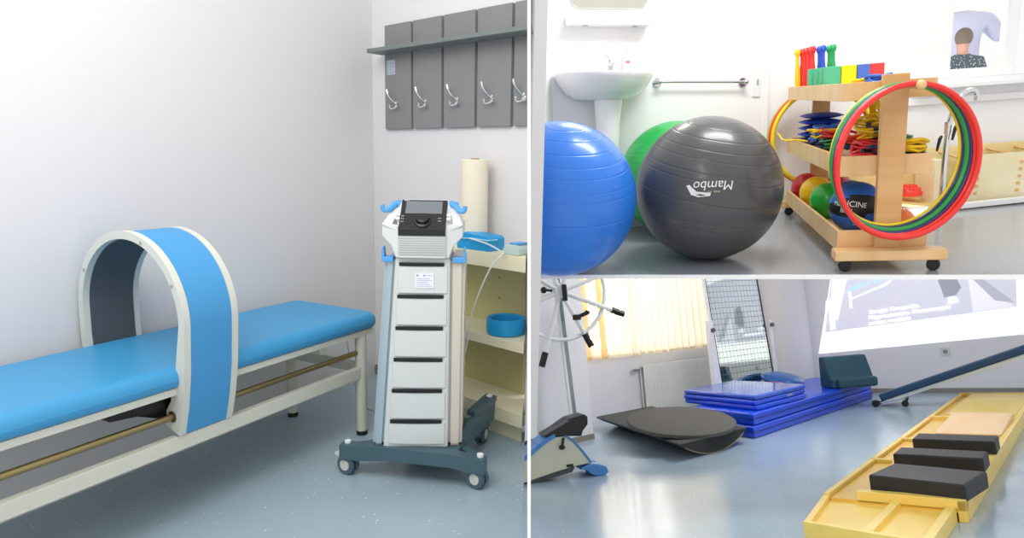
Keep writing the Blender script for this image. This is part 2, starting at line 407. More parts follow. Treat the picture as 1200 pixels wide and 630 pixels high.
# body: taper slightly towards the top
def frust(m,x0b,x1b,x0t,x1t,y0,y1,z0,z1,bev=.004):
    vs=[(x0b,y0,z0),(x1b,y0,z0),(x1b,y1,z0),(x0b,y1,z0)]; hs=[(x0t,y0,z1),(x1t,y0,z1),(x1t,y1,z1),(x0t,y1,z1)]
    b=bmesh.new(); q=[b.verts.new(v) for v in vs+hs]
    for f in ((0,3,2,1),(4,5,6,7),(0,1,5,4),(1,2,6,5),(2,3,7,6),(3,0,4,7)): b.faces.new([q[i] for i in f])
    if bev: bmesh.ops.bevel(b,geom=list(b.edges),offset=bev,segments=2,affect='EDGES')
    m.merge(b); b.free(); return m
turned(frust(MB(),-.105,.146,-.052,.152,.0,.27,.135,.885).build('body',LG,t))
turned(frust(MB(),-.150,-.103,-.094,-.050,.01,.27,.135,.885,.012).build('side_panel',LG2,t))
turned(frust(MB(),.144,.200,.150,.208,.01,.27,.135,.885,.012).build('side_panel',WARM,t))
zs=[.868,.745,.622,.498,.374,.250,.145]
for i in range(6):
    z1=zs[i]; z0=zs[i+1]+.018; f=(z1-.135)/.75; xl=-.090+.048*f; xr=.132+.010*f
    m=MB(); 
    # curved front drawer face
    pts=[]
    for k in range(9): u=k/8; pts.append((xl+(xr-xl)*u,-.006-.004*math.sin(PI*u),z0-.012))
    pts+=[(xr,.02,z0-.012),(xl,.02,z0-.012)]
    m.prism(pts,(0,0,z1-.012-(z0-.012)),.0015,1); d=turned(m.build('drawer',LG,t,50))
    m=MB(); pts=[]
    for k in range(9): u=k/8; pts.append((xl+.005+(xr-.017-xl)*u,-.0085-.004*math.sin(PI*u),z1-.014))
    pts+=[(xr-.012,.018,z1-.014),(xl+.005,.018,z1-.014)]
    m.prism(pts,(0,0,.013)); m.build('slot_handle',BLACK,d,50)
    if i==0:
        m=MB().rng(.022,.092,-.0125,-.0095,.80-.028,.80+.028); st=m.build('sticker',mat('white_sticker','E9EAF5',.6),d,0); st['label']='white printed sticker'
        m=MB(); m.rng(.027,.034,-.0130,-.0124,.817,.823); m.rng(.053,.059,-.0130,-.0124,.817,.823)
        m.rng(.064,.085,-.0130,-.0124,.819,.8205)
        for k in range(5): m.rng(.028,.085-.008*(k%3),-.0130,-.0124,.779+.007*k,.7802+.007*k)
        m.build('print',mat('sticker_ink','7D86B4',.6),st,0)
for x0,x1,xx in ((-.105,-.062,-1),(.160,.212,1)):
    m=MB(); m.rng(x0,x1,-.004,.05,.868,.888,.003)
    xa=x0 if xx<0 else x1-.012
    m.prism([(xa,-.004,.885),(xa+.012,-.004,.885),(xa+.008,-.004,.925),(xa+.003,-.004,.925)],(0,.05,0),.002); turned(m.build('corner_clip',SKYP,t))
# base
m=MB()
top=.128; bot=.062
def beam(m,pts,z0,z1,w):
    for a,b_ in zip(pts,pts[1:]):
        a=V(a);b_=V(b_); d=(b_-a).normalized(); n=V((-d.y,d.x,0))*w/2
        za0,za1=a.z-(z1-z0)/2,a.z+(z1-z0)/2; 
        m.add([a-n+V((0,0,-.03)),a+n+V((0,0,-.03)),b_+n+V((0,0,-.03)),b_-n+V((0,0,-.03)),a-n+V((0,0,.03)),a+n+V((0,0,.03)),b_+n+V((0,0,.03)),b_-n+V((0,0,.03))],
          [(0,3,2,1),(4,5,6,7),(0,1,5,4),(1,2,6,5),(2,3,7,6),(3,0,4,7)])
# front bar: slightly arched outline in plan and height
pf=[(-.285,-.01,.098),(-.20,-.012,.100),(-.08,-.016,.112),(.05,-.018,.113),(.17,-.016,.112),(.25,-.012,.098),(.305,-.01,.095)]
rings=[]
for (x,y,z) in pf:
    hh=.03 if abs(x-.01)>.2 else .027
    rings.append([m.bm.verts.new(c) for c in ((x,y-.022,z-hh),(x,y+.028,z-hh),(x,y+.028,z+hh),(x,y-.022,z+hh))])
for a,b_ in zip(rings,rings[1:]):
    for k in range(4): m.bm.faces.new((a[k],a[(k+1)%4],b_[(k+1)%4],b_[k]))
m.bm.faces.new(rings[0][::-1]); m.bm.faces.new(rings[-1])
for sx,xo in ((-1,-.262),(1,.282)):
    m.prism([(xo-.022*1,0,.075),(xo+.022,0,.075),(.045+sx*.10+.03,.14,.075),(.045+sx*.10-.03,.14,.075)],(0,0,.045))
    m.prism([(.045+sx*.10-.03,.30,.06),(.045+sx*.10+.03,.30,.06),(.045+sx*.15+.025,.44,.075),(.045+sx*.15-.025,.44,.075)],(0,0,.06))
m.rng(-.10,.19,.02,.36,.075,.135,.004)
m.build('base',TEALG,t)
# side fairing at the rear
m=MB(); m.prism([(.175,.10,.10),(.20,.34,.09),(.225,.44,.11),(.225,.47,.20),(.19,.42,.215),(.165,.10,.16)],(.014,0,0),.003); m.prism([(.16,.26,.185),(.20,.24,.185),(.245,.46,.185),(.19,.48,.185)],(0,0,.025),.003); m.build('rear_fairing',TEALG,t)
for x,y,a in ((-.262,-.0,72),(.272,-.0,68),(-.20,.42,0),(.185,.42,0)):
    M=Matrix.Translation((x,y,0))@Matrix.Rotation(R(a),4,'Z')
    c=MB(); b=MB(); 
    b.lathe([(0,-.009),(.020,-.009),(.022,-.006),(.0375,-.009),(.040,-.004),(.040,.004),(.0375,.009),(.022,.006),(.020,.009),(0,.009)],Matrix.Rotation(PI/2,4,'Y'),n=32)
    c.merge(b.bm,M@Matrix.Translation((-.014,-.0,.040))); c.merge(b.bm,M@Matrix.Translation((.014,-.0,.040))); b.bm.free()
    w=c.build('caster',mat('caster_tread','4B6470',.5),t)
    c=MB(); b=MB(); b.cyl((-.0245,0,.04),(.0245,0,.04),.022,n=24); b.rng(-.006,.006,-.012,.05,.03,.082,.003); b.rng(-.022,.022,-.005,.055,.066,.084,.006); b.cyl((0,.012,.07),(0,.012,.1),.011)
    c.merge(b.bm,M); b.bm.free(); c.build('hub_cap',mat('caster_hub','D3D1C8',.4),w)
for x,y in ((-.262,.0),(.282,.0)): MB().cyl((x,y,.125),(x,y,.137),.013,n=20).build('bar_end_cap',WHITE,t)
MB().cyl((.215,.44,.205),(.215,.44,.217),.013,n=20).build('bar_end_cap',WHITE,t)
# ---- control unit standing on the cart
t=thing('magnetotherapy_unit','grey control unit with tilted black screen and dial on the wheeled cart','control unit',(T0.x,T0.y,.886),2)
# local: x as cart, z from 0
prof=[(-.028,0),(-.030,.105),(.10,.205),(.26,.205),(.30,.15),(.30,0)]
m=MB(); m.prism([(-.040,y,z) for y,z in [(-.028,0),(-.030,.105),(.10,.205),(.22,.205),(.25,.15),(.25,0)]],(.178,0,0),.006); m.build('housing',LG,t)
# flanks: lower waist narrow, upper wings wide
for sx in (-1,1):
    xc=.049; xi=xc+sx*.088
    xo=xc+sx*.128; xw=xc+sx*.150
    m=MB()
    P=[(xi,-.020,.0),(xo-sx*.028,-.012,.0),(xo-sx*.012,-.012,.045),(xw,-.012,.082),(xw,.0,.13),(xi,-.022,.12)]
    m.prism(P,(0,.22,0),.005)
    m.prism([(xi,.0,.11),(xw-sx*.004,.0,.125),(xw-sx*.030,.10,.185),(xw-sx*.045,.25,.185),(xw-.0*sx,.25,.11)],(-sx*.03,0,.0),.002)
    b=bmesh.new(); q=[b.verts.new(v) for v in ((xi,-.02,.10),(xw,-.01,.125),(xw-sx*.03,.12,.178),(xi,.095,.203),(xi,.26,.203),(xw-sx*.03,.26,.178),(xi,.26,.05),(xw,.26,.1))]
    for f in ((0,1,2,3),(3,2,5,4),(1,7,5,2),(4,5,7,6)): b.faces.new([q[i] for i in f])
    m.merge(b); b.free()
    m.build('flank',LG,t,30)
    m=MB()
    m.tube(catmull([(xi+sx*.012,.12,.198),(xw-sx*.03,.085,.186),(xw-sx*.012,.055,.172),(xw+sx*.002,.05,.174),(xw+sx*.006,.05,.192)],6),[.011]*12+[.009]*13,10)
    m.box((xi+sx*.022,.12,.193),(.035,.06,.02),bev=.006)
    m.build('carry_handle',SKYP,t)
# panel on the slanted face
fd=V((0,.130,.100)).normalized(); fn=V((0,-fd.z,fd.y))
def slant(u,v,o=0): return V((u,-.030,.105))+fd*v+fn*o
def sbox(m,u0,u1,v0,v1,o0,o1,bev=.001):
    rot=Matrix(((1,0,0),(0,fd.y,fn.y),(0,fd.z,fn.z))); c=slant((u0+u1)/2,(v0+v1)/2,(o0+o1)/2)
    m.box(c,(u1-u0,v1-v0,o1-o0),rot,bev)
m=MB(); sbox(m,-.038,.136,.0,.165,.0,.006,.003); m.rng(-.038,.136,-.0345,-.029,.085,.110,.001); p=m.build('control_panel',mat('panel_black','15161A',.25),t)
m=MB(); sbox(m,-.020,.118,.085,.155,.006,.008); m.build('screen',mat('lcd_grey','6F757B',.15),p)
m=MB(); b=text_bm('BTL',.012); on_plane(m,b,slant(-.018,.1605,.0065),(1,0,0),fd); m.build('lettering',WHITE,p,0)
m=MB(); Mk=Matrix.Translation(slant(.049,.045,.006))@fn.to_track_quat('Z','Y').to_matrix().to_4x4()
m.lathe([(0,.020),(.018,.021),(.024,.018),(.026,.006),(.033,.003),(.034,0),(0,0)],Mk,n=40); m.build('dial',BLACK,p)
m=MB()
for u in (-.030,-.024): 
    for v in (.04,.055,.07): m=MB(); sbox(m,u-.002,u+.002,v-.003,v+.003,.006,.008,0); m.build('button',mat('grey_button','8B9094',.4),p)
for v in (.045,.06): m=MB(); sbox(m,.105,.118,v-.002,v+.002,.006,.0075,0); m.build('button',MATS['grey_button'],p)
m=MB()
for sx in (-1,1):
    for v in (.062,.082): MB().cyl(slant(.049+sx*.089,v,.0),slant(.049+sx*.103,v,.004),.006,n=12).build('side_knob',WHITE,t)
m=MB()
for k in range(8): m.rng(-.036,.134,-.0300-.0015,-.028,.014+k*.0085,.0165+k*.0085)
m.build('vent_groove',mat('vent_line','A6ADAB',.5),t,0)
# cable behind the couch
o=MB().tube(catmull([(-.90,3.42,.50),(-.86,3.42,.40),(-.82,3.40,.20),(-.78,3.36,.05),(-.72,3.30,.005),(-.6,3.2,.005),(-.5,3.12,.005),(-.44,2.95,.02)],8),.003,8).build('power_cable',mat('grey_cable','A5ADAB',.4)); put(o); tag(o,'thin grey cable hanging behind the couch end down to the floor','cable')
# ================================================================== ROOM B : store corner with sink and gym balls
CUR='B'
FLB=floor_mat('pale_grey_vinyl_floor','A3A9B0',.16,'E8EAEA',60,.03,.06)
def ln(a,b,t): return (a[0]+(b[0]-a[0])*t,a[1]+(b[1]-a[1])*t)
fl=[(.106,3.851),(2.462,3.157)]
e1=ln(fl[0],fl[1],-.13); e2=ln(fl[0],fl[1],1.6)
struct('floor',poly_floor([(e1[0],e1[1]),(e2[0],e2[1]),(e2[0]+.2,5.8),(-.35,5.8)],-.019,0),FLB,label='shiny pale grey floor under the gym balls and trolley')
struct('trim_3',MB().prism([(e1[0],e1[1]-.003,-.022),(e2[0],e2[1]-.003,-.022),(e2[0],e2[1]+.004,-.022),(e1[0],e1[1]+.004,-.022)],(0,0,.023)),mat('white_nosing','FFFFFF',.6),label='white edge strip along the front of the store floor')
wy=8; UB=vec(8); NB=V((UB.y,-UB.x,0)); OB=V((1.0,5.15,0))
def wb(s,o=0,z=0): p=OB+UB*s+NB*o; return (p.x,p.y,z)
a=V(wb(-.66)); 
struct('wall_back',MB().prism([wb(-.9),wb(1.0),wb(1.0,-.12),wb(-.9,-.12)],(0,0,2.7)),WALLB,label='white wall behind the washbasin')
struct('wall_left',MB().prism([(.375,5.062,0),(.11,4.36,0),(.03,4.40,0),(.28,5.10,0)],(0,0,2.7)),WALLB)
struct('wall_right',None or (lambda: (lambda m: (m.prism([(2.0,5.35,0),(3.20,5.35,0),(3.20,5.47,0),(2.0,5.47,0)],(0,0,2.7)), m.prism([(3.20,5.35,0),(5.3,5.35,0),(5.3,5.47,0),(3.20,5.47,0)],(0,0,.93)), m.prism([(4.25,5.35,.93),(5.3,5.35,.93),(5.3,5.47,.93),(4.25,5.47,.93)],(0,0,1.77)), m.prism([(3.20,5.35,2.1),(4.25,5.35,2.1),(4.25,5.47,2.1),(3.20,5.47,2.1)],(0,0,.6)),m)[-1])(MB()))(),WALLB,label='bright white wall with the window above the exercise frame')
# step between the walls
struct('trim_1',MB().prism([(1.985,5.28,0),(2.02,5.28,0),(2.02,5.36,0),(1.985,5.36,0)],(0,0,2.7)),WALLB)
# window
w=MB(); yy=5.35
for x0,x1,z0,z1 in ((3.20,3.43,.93,2.1),(3.83,3.93,.93,2.1),(3.43,3.83,.93,1.00),(3.43,3.83,2.03,2.1),(4.17,4.25,.93,2.1),(3.93,4.17,.93,1.0),(3.93,4.17,2.03,2.1)): w.rng(x0,x1,yy-.005,yy+.06,z0,z1,.006)
win=struct('window_1',w,WHITE,label='white framed window with a person and a modelled reflection beyond it')
MB().rng(3.43,3.83,yy+.025,yy+.03,1.0,2.03).build('pane',None or (lambda:(lambda m:m)(mat('window_glass','FFFFFF',.0,trans=1,spec=.5)))(),win,0)
MB().rng(3.93,4.17,yy+.025,yy+.03,1.0,2.03).build('pane',MATS['window_glass'],win,0)
MB().rng(3.815,3.83,yy-.02,yy-.005,1.38,1.5,.003).build('handle',WHITE,win)
struct('trim_2',MB().rng(3.1,4.5,yy-.14,yy,.865,.90,.006),WHITE,label='white window sill')
struct('trim_4',MB().rng(2.9,4.6,yy-.035,yy,.75,.80,.004),WALLB,label='white cable duct under the window sill')
# gym balls with moulded rings
def gymball(name,r,m_,label,loc,rot,group='gym balls on the floor'):
    prof=[]; n=420
    gro=[R(g) for g in (16,28,40,50,58,68,74,90,106,112,122,130,140,152,164)]
    for k in range(n+1):
        a=PI*k/n; rr=r
        for g in gro:
            d=abs(a-g)
            if d<.0085: rr-=.0026*(1-d/.0085)
        prof.append((rr*math.sin(a) if 0<k<n else 0,-rr*math.cos(a)))
    mb=MB(); mb.lathe(prof,rot.to_4x4(),n=96)
    b=MB(); b.cyl((0,0,-r-.001),(0,0,-r+.004),.012,n=16)
    o=mb.build(name,m_,None,60); put(o,loc); tag(o,label,'gym ball',group); 
    return o
GG=.414
gray=gymball('gym_ball',GG,mat('graphite_ball','4B4B4D',.32,var=.08,vscale=3,coat=.2,spec=.5),'large graphite grey gym ball printed with a white logo',(1.178,3.974,GG),Euler((R(8),R(10),0)).to_matrix())
blue=gymball('gym_ball',.432,mat('blue_ball','2478DE',.3,coat=.25,var=.05,vscale=2),'large blue gym ball beside the graphite one',(.29,3.823,.432),Euler((R(12),R(6),0)).to_matrix())
green=gymball('gym_ball',.392,mat('green_ball','17A84A',.35,coat=.2),'green gym ball mostly hidden behind the graphite ball',(1.19,4.775,.392),Euler((R(5),R(-20),0)).to_matrix())
# logo on graphite ball
cd=V((-1.178,-3.974,.961-GG)).normalized()
right=V((0,0,1)).cross(-cd).normalized()*-1
def sph_dir(px,pz):  # offsets across and up, metres on a disc facing the viewer
    Rt=cd.cross(V((0,0,1))).normalized()*-1; U=V((0,0,1)); U=(U-cd*U.dot(cd)).normalized()
    k=math.sqrt(max(.01,1-px*px-pz*pz)); return (cd*k+Rt*px+U*pz).normalized(),U
n_,U=sph_dir(.06,.04)
m=MB(); b=text_bm('Mambo',.07); 
for v in b.verts: v.co.x=v.co.x*1.0+v.co.y*.18
on_sphere(m,b,n_,-U,GG)
lg=m.build('logo_lettering',mat('logo_white','E8E8E6',.5),gray,0); lg['label']='white upside down logo lettering'
m=MB(); n2,_=sph_dir(-.175,.0)
bb=bmesh.new()
sw=[( .10,-.05),(.07,-.03),(.02,-.035),(-.03,-.03),(-.075,.0),(-.095,.05),(-.075,.05),(-.05,.01),(-.02,-.012),(.03,-.016),(.08,-.012)]
vs=[bb.verts.new((x*.62,y*.62,0)) for x,y in [(-.1,.05),(-.06,-.03),(.0,-.05),(.10,-.045),(.105,-.02),(.04,-.01),(-.01,-.005),(-.05,.03),(-.07,.055)]]; bb.faces.new(vs)
n2,_=sph_dir(-.125,-.03); on_sphere(m,bb,n2,U,GG,.002)
m.build('logo_swoosh',MATS['logo_white'],gray,0)
m=MB(); n3,_=sph_dir(.07,-.045); b=text_bm('max. 95',.02); on_sphere(m,b,n3,-U,GG); m.build('small_print',mat('logo_cream','D8C8A8',.5),gray,0)
# washbasin
WT=3.6
def wbt(name,label,cat,s,o,z):
    p=wb(s,o,z); return thing(name,label,cat,p,rot=(Matrix.Rotation(R(8),3,'Z')@Matrix.Rotation(R(WT),3,'Y')))      # local: x along the wall, -y into the room
t=wbt('washbasin','white ceramic washbasin on a pedestal against the wall','washbasin',-.34,0,0)
m=MB()
def oval_ring(w,d0,d1,z,n=40):   # half ellipse front, flat back
    out=[]
    for k in range(n):
        a=2*PI*k/n; x=w*math.cos(a); y=math.sin(a)
        y=-d0*abs(y)**.9 if y>0 else d1*abs(y)**.35
        out.append((x,y-.05,z))
    return out
prof=[(.15,.16,.05,.955),(.20,.22,.05,.965),(.27,.29,.05,1.0),(.32,.345,.05,1.06),(.345,.37,.05,1.11),(.355,.38,.05,1.135),(.35,.375,.049,1.143),(.33,.35,.03,1.143),(.29,.30,.0,1.10),(.18,.2,.0,1.03),(.04,.04,.0,1.01)]
rings=[[m.bm.verts.new(q) for q in oval_ring(*p)] for p in prof]
for a_,b_ in zip(rings,rings[1:]):
    for k in range(40): m.bm.faces.new((a_[k],a_[(k+1)%40],b_[(k+1)%40],b_[k]))
m.bm.faces.new(rings[0][::-1]); m.bm.faces.new(rings[-1])
m.build('basin',mat('white_ceramic','F4F3F2',.12,coat=.3),t,60)
MB().lathe([(.105,.0),(.10,.05),(.085,.3),(.085,.8),(.10,.96),(0,.96),(0,0)],Matrix.Translation((.02,-.15,0)),n=40).build('pedestal',MATS['white_ceramic'],t,60)
t=wbt('faucet','small chrome faucet on the washbasin rim','faucet',-.225,.10,1.143)
m=MB(); m.cyl((0,0,0),(0,0,.05),.02); m.tube(catmull([(0,0,.04),(0,-.04,.055),(0,-.09,.045),(0,-.1,.035)],5),.012,10); m.build('spout',CHROME,t)
m=MB(); m.sphere((0,0,.06),.021,16); m.tube([(0,0,.075),(-.02,-.01,.10),(-.045,-.02,.115)],.006,8); m.build('lever',CHROME,t)
m=MB(); m.sphere((-.115,-.05,.006),.011,12); m.build('plug_knob',CHROME,t)
t=wbt('soap_bottle','clear plastic soap bottle with pump and small red mark on the washbasin','soap bottle',-.10,.09,1.143)
m=MB(); m.prism([(x,y,0) for x,y in rrect(.075,.05,.015)],(0,0,.10),.006); m.build('body',mat('soap_plastic','E6E8E4',.2,trans=.3),t,60)
m=MB(); m.cyl((0,0,.10),(0,0,.125),.012); m.cyl((0,0,.125),(0,0,.145),.005); m.rng(-.012,.012,-.04,.008,.142,.152,.003); m.build('pump',WHITE,t)
m=MB().rng(-.014,.014,-.0262,-.0252,.055,.07); m.build('red_mark',mat('soap_red','D46A6A',.5),t,0)
t=wbt('wall_shelf','white ceramic shelf on the wall above the washbasin','wall shelf',-.21,0,1.46)
m=MB(); m.prism([(x,-.062+y,0) for x,y in rrect(.61,.12,.03)],(0,0,.075),.008); m.build('shelf_body',WHITE,t,60)
m=MB(); m=MB(); [MB().cyl((x,-.06,-.006),(x,-.06,.002),.02,n=20).build('mounting_cap',mat('cap_grey','B4B8BA',.3,metal=.5),t) for x in (-.17,.19)]
t=wbt('wall_mirror','wall mirror with rounded lower corners above the ceramic shelf','mirror',-.17,.0,1.88)
m=MB(); m.prism([(x,-.022,y) for x,y in rrect(.56,.60,.07,8)],(0,.018,0),.003,1); m.build('glass',mat('mirror_glass','E2E3D6',.03,metal=1),t,30)
t=wbt('towel_rail','long chrome towel rail on the wall beside the washbasin','towel rail',.49,0,1.035)
MB().cyl((-.335,-.06,0),(.335,-.06,0),.009,n=16).build('bar',CHROME,t)
for x in (-.335,.335):
    m=MB(); m.cyl((x,-.012,0),(x,0,0),.032,n=24); m.cyl((x,-.07,0),(x,-.01,0),.016,n=20); m.sphere((x,-.068,0),.019,14); m.build('bracket',CHROME,t)
t=wbt('electric_plate','narrow white plastic wall plate near the trolley','wall plate',.935,0,.9)
m=MB().rng(-.03,.03,-.012,0,0,.22,.004); m.build('plate',mat('plate_white','E7EDEC',.4),t)
m=MB(); m.rng(-.006,.006,-.020,-.012,.09,.13,.002); m.build('switch',mat('switch_grey','9AA3A6',.4),t)
t=thing('notice_sign','small yellow notice sign on the side wall over the blue ball','sign',(.17,4.53,1.515),70)
MB().rng(-.14,.14,-.012,-.004,0,.35,.002).build('board',mat('sign_yellow','C9A21C',.5),t)
MB().rng(-.11,.11,-.014,-.012,.06,.08).build('stripe',mat('sign_brown','6B4E16',.5),t)
# ---- wooden trolley : local x = short side, y = long side going away
BEECH=wood('beech_wood','E3B276','EEC994',(4,4,.6),.4); BEECH2=wood('beech_wood_dark','D3A064','E2B57C',(.6,6,6),.45)
TX,TY,TR=1.723,3.513,-13.5
t=thing('wooden_trolley','three tier beech wood trolley carrying hoops, balls and ropes','trolley',(TX,TY,0),TR)
L_,W_=1.66,.425
def tray(z0,z1,name):
    m=MB(); w=.018
    m.rng(0,W_,0,w,z0,z1,.002); m.rng(0,W_,L_-w,L_,z0,z1,.002); m.rng(0,w,w,L_-w,z0,z1,.002); m.rng(W_-w,W_,w,L_-w,z0,z1,.002); m.rng(w,W_-w,w,L_-w,z0+.012,z0+.028)
    m.build('tray',BEECH,t)
tray(.10,.205,'b'); tray(.488,.59,'m'); tray(.866,.955,'t')
for y0,y1 in ((-.042,-.002),(L_+.002,L_+.04)):
    m=MB().rng(.17,.288,y0,y1,.10,.985,.003); p=m.build('end_post',BEECH2,t)
    ys=-1 if y0<0 else 1; ye=y0 if ys<0 else y1
    mm=MB().cyl((.29,ye,.925),(.29,ye+ys*.15,.925),.017,n=20); mm.sphere((.29,ye+ys*.15,.925),.024,16); mm.build('peg',BEECH,p)
MB().rng(-.03,.495,-.105,-.0,.062,.118,.012).build('foot_beam',BEECH,t)
MB().rng(-.03,.495,L_,L_+.09,.062,.118,.012).build('foot_beam',BEECH,t)
for x,y in ((.03,-.055),(.445,-.055),(.03,L_+.045),(.445,L_+.045)):
    m=MB(); m.lathe([(0,-.016),(.027,-.016),(.031,-.011),(.031,.011),(.027,.016),(0,.016)],Matrix.Translation((x,y,.031))@Matrix.Rotation(R(70),4,'Z')@Matrix.Rotation(PI/2,4,'Y'),n=24); m.box((x,y,.055),(.035,.035,.014),bev=.003); m.build('caster',RUB,t)
TM=Matrix.Translation((TX,TY,0))@Matrix.Rotation(R(TR),4,'Z')
def tl(s,l,z=0): return tuple(TM@V((s,l,z)))
# hoops
HC={'red':'F02A20','green':'1E9A45','purple':'3C2A78','navy':'20306E','yellow':'F5D60A','lime':'A9C62A'}
def hoop(col,s,l,z,r,rz,label,group,tilt=0,tr=.0115):
    m=MB(); n=72; m.tube([(r*math.cos(2*PI*k/n),0,r*math.sin(2*PI*k/n)) for k in range(n)],tr,10,closed=True)
    o=m.build('hoop',mat('hoop_'+col,HC[col],.3,coat=.3),None,60); 
    rot=(Matrix.Rotation(R(rz),4,'Z')@Matrix.Rotation(R(tilt),4,'X')).to_3x3(); put(o,tl(s,l,z),rot=rot)
    tag(o,label,'hoop',group); return o
g='hoops hung on the near peg'
hoop('red',.262,-.185,.567,.366,6,'red gymnastic hoop hanging outermost on the near trolley peg',g,0,.014)
hoop('red',.256,-.163,.571,.362,6,'second red gymnastic hoop just behind the outermost one',g,0,.010)
hoop('purple',.250,-.146,.575,.358,6,'purple gymnastic hoop between the red and green hoops',g,0,.008)
hoop('green',.243,-.127,.580,.353,6,'green gymnastic hoop hanging behind the red pair',g,0,.014)
hoop('navy',.236,-.107,.585,.348,6,'navy gymnastic hoop between the green and yellow hoops',g,0,.008)
hoop('yellow',.231,-.090,.590,.343,6,'yellow gymnastic hoop hanging innermost on the near trolley peg',g,0,.008)
g='hoops hung on the far peg'
hoop('yellow',.255,L_+.070,.573,.355,-8,'yellow gymnastic hoop on the far end of the trolley',g,0,.016)
hoop('red',.245,L_+.100,.573,.36,-8,'red gymnastic hoop behind the far yellow one',g,0,.013)
hoop('lime',.235,L_+.125,.573,.36,-8,'lime gymnastic hoop hanging last on the far peg',g,0,.010)
# clubs
def club(col,hexc,s,l,label):
    m=MB(); m.lathe([(0,0),(.014,0),(.016,.01),(.019,.06),(.017,.12),(.012,.18),(.012,.225),(.019,.24),(.022,.255),(.017,.272),(0,.278)],n=20)
    o=m.build('gymnastic_club',mat('club_'+col,hexc,.35,coat=.2),None,60); put(o,tl(s,l,.935),rot=Euler((R(0),R(-2),0)).to_matrix()); tag(o,label,'club','clubs standing on the top tray'); return o
club('yellow','F2C80F',.052,1.60,'yellow club standing at the far end of the top tray')
for i,nn in enumerate(('nearest the green blocks','second from the green blocks','third from the green blocks','next to the yellow club')):
    club('red','E5261F',.098-.004*i,1.30+.105*i,'red gymnastic club on the top tray, '+nn)
club('blue','2350C8',.160,1.29,'blue gymnastic club on the top tray, nearest of the two'); club('blue','2350C8',.160,1.40,'blue gymnastic club on the top tray, behind the other blue one')
club('green','14A05A',.222,1.29,'green gymnastic club on the top tray, nearest of the two'); club('green','14A05A',.222,1.40,'green gymnastic club on the top tray, behind the other green one')
# blocks
def block(col,hexc,s,l,label):
    m=MB().rng(0,.084,0,.088,0,.125,.003); o=m.build('foam_block',mat('block_'+col,hexc,.55),None,30); put(o,tl(s,l,.935),TR); tag(o,label,'block','coloured blocks on the top tray'); return o
for i,(s,l) in enumerate(((.090,.86),(.083,.96),(.070,1.06),(.052,1.16))): block('green','4DB58A',s,l,'sea green block on the top tray, '+('first in the file of four','second in the file of four','third in the file of four','last in the file, beside the clubs')[i])
block('yellow','FFE100',.178,.86,'yellow block on the top tray between green and blue blocks'); block('blue','4A6FC8',.266,.86,'blue block on the top tray between yellow and red'); block('red','E8403C',.353-.02,.86,'red block at the end of the row on the top tray')
MATS['block_red']
# ropes
RC=[('red','D3201F'),('blue','1E5FC2'),('yellow','F2C60C'),('green','167A45'),('navy','1B2446'),('red','D3201F'),('yellow','F2C60C'),('navy','1B2446')]
def rope(col,hexc,s,l,z,rx,ry,rz_,turns,label,seed,group='skipping ropes heaped on the middle tray',sag=None,thick=.007):
    rnd=random.Random(seed); P=[]; n=turns*7
    ph=rnd.random()*6
    for k in range(n):
        a=2*PI*k/7+ph; f=.55+.45*rnd.random()
        P.append((rx*f*math.cos(a)+rnd.uniform(-.01,.01),ry*f*math.sin(a)+rnd.uniform(-.01,.01),rz_*(k/n)+rnd.uniform(0,rz_*.5)))
    if sag: P+=sag
    m=MB().tube(catmull(P,6),thick,7); o=m.build('skipping_rope',mat('rope_'+col,hexc,.5),None,60); put(o,tl(s,l,z),TR); tag(o,label,'skipping rope',group); return o
cn=0
spots=[('red',.30,.22,.525,'lowest by the end post'),('navy',.25,.36,.525,'under the near heap'),('blue',.30,.42,.56,'in the middle of the near heap'),('red',.20,.28,.57,'draped over the near heap'),
 ('green',.33,.34,.60,'looped over the near heap'),('yellow',.26,.46,.625,'crossing the near heap'),('navy',.32,.50,.64,'near the top of the heap'),('red',.20,.55,.60,'between near and far heaps'),('blue',.22,.72,.56,'behind the near heap'),('yellow',.30,.62,.69,'topmost of the heap'),
 ('green',.15,.80,.55,'in the middle of the tray'),('navy',.10,.95,.53,'lying flat towards the cushions'),('blue',.12,1.02,.585,'coiled beside the blue cushions'),('yellow',.11,1.0,.605,'coiled on top beside the blue cushions'),('blue',.14,1.10,.625,'resting on the coil by the cushions'),('red',.16,.92,.60,'tangled beside the yellow coil'),
 ('red',.14,.14,.53,'pressed against the tray front'),('green',.34,.16,.56,'close behind the tray front'),('yellow',.34,.10,.585,'strung just behind the tray front'),('navy',.22,.12,.55,'curled at the tray corner')]
HX=dict(red='D3201F',blue='1E5FC2',yellow='F2C60C',green='167A45',navy='1B2446')
for i,(c,s,l,z,w) in enumerate(spots):
    rope(c,HX[c],s,l,z,.085 if s<.16 else .095,.12,.06,5,f'{c} skipping rope on the middle tray, {w}',100+i,thick=.008)
for i in range(3):
    m=MB().tube(catmull([(.30+.012*i,.60,.70),(.285+.01*i,.60,.80),(.27+.01*i,.56,.855),(.31+.02*i,.54,.80),(.36+.015*i,.5,.70),(.37,.45,.62)],8),.009,8)
    o=m.build('skipping_rope',mat('rope_yellow',HX['yellow'],.5),None,60); put(o,(TX,TY,0),TR); tag(o,'yellow skipping rope looped up from the middle tray, '+('nearest the end post','middle strand of three','tallest loop of the three')[i],'skipping rope','skipping ropes heaped on the middle tray')
m=MB().tube(catmull([(.03,1.05,.60),(-.02,1.08,.61),(-.05,1.2,.60),(-.08,1.35,.60),(-.085,1.42,.62),(-.10,1.45,.64)],8),.007,8)
o=m.build('skipping_rope',mat('rope_yellow',HX['yellow'],.5),None,60); put(o,(TX,TY,0),TR); tag(o,'yellow skipping rope end sticking out over the tray edge','skipping rope','skipping ropes heaped on the middle tray')
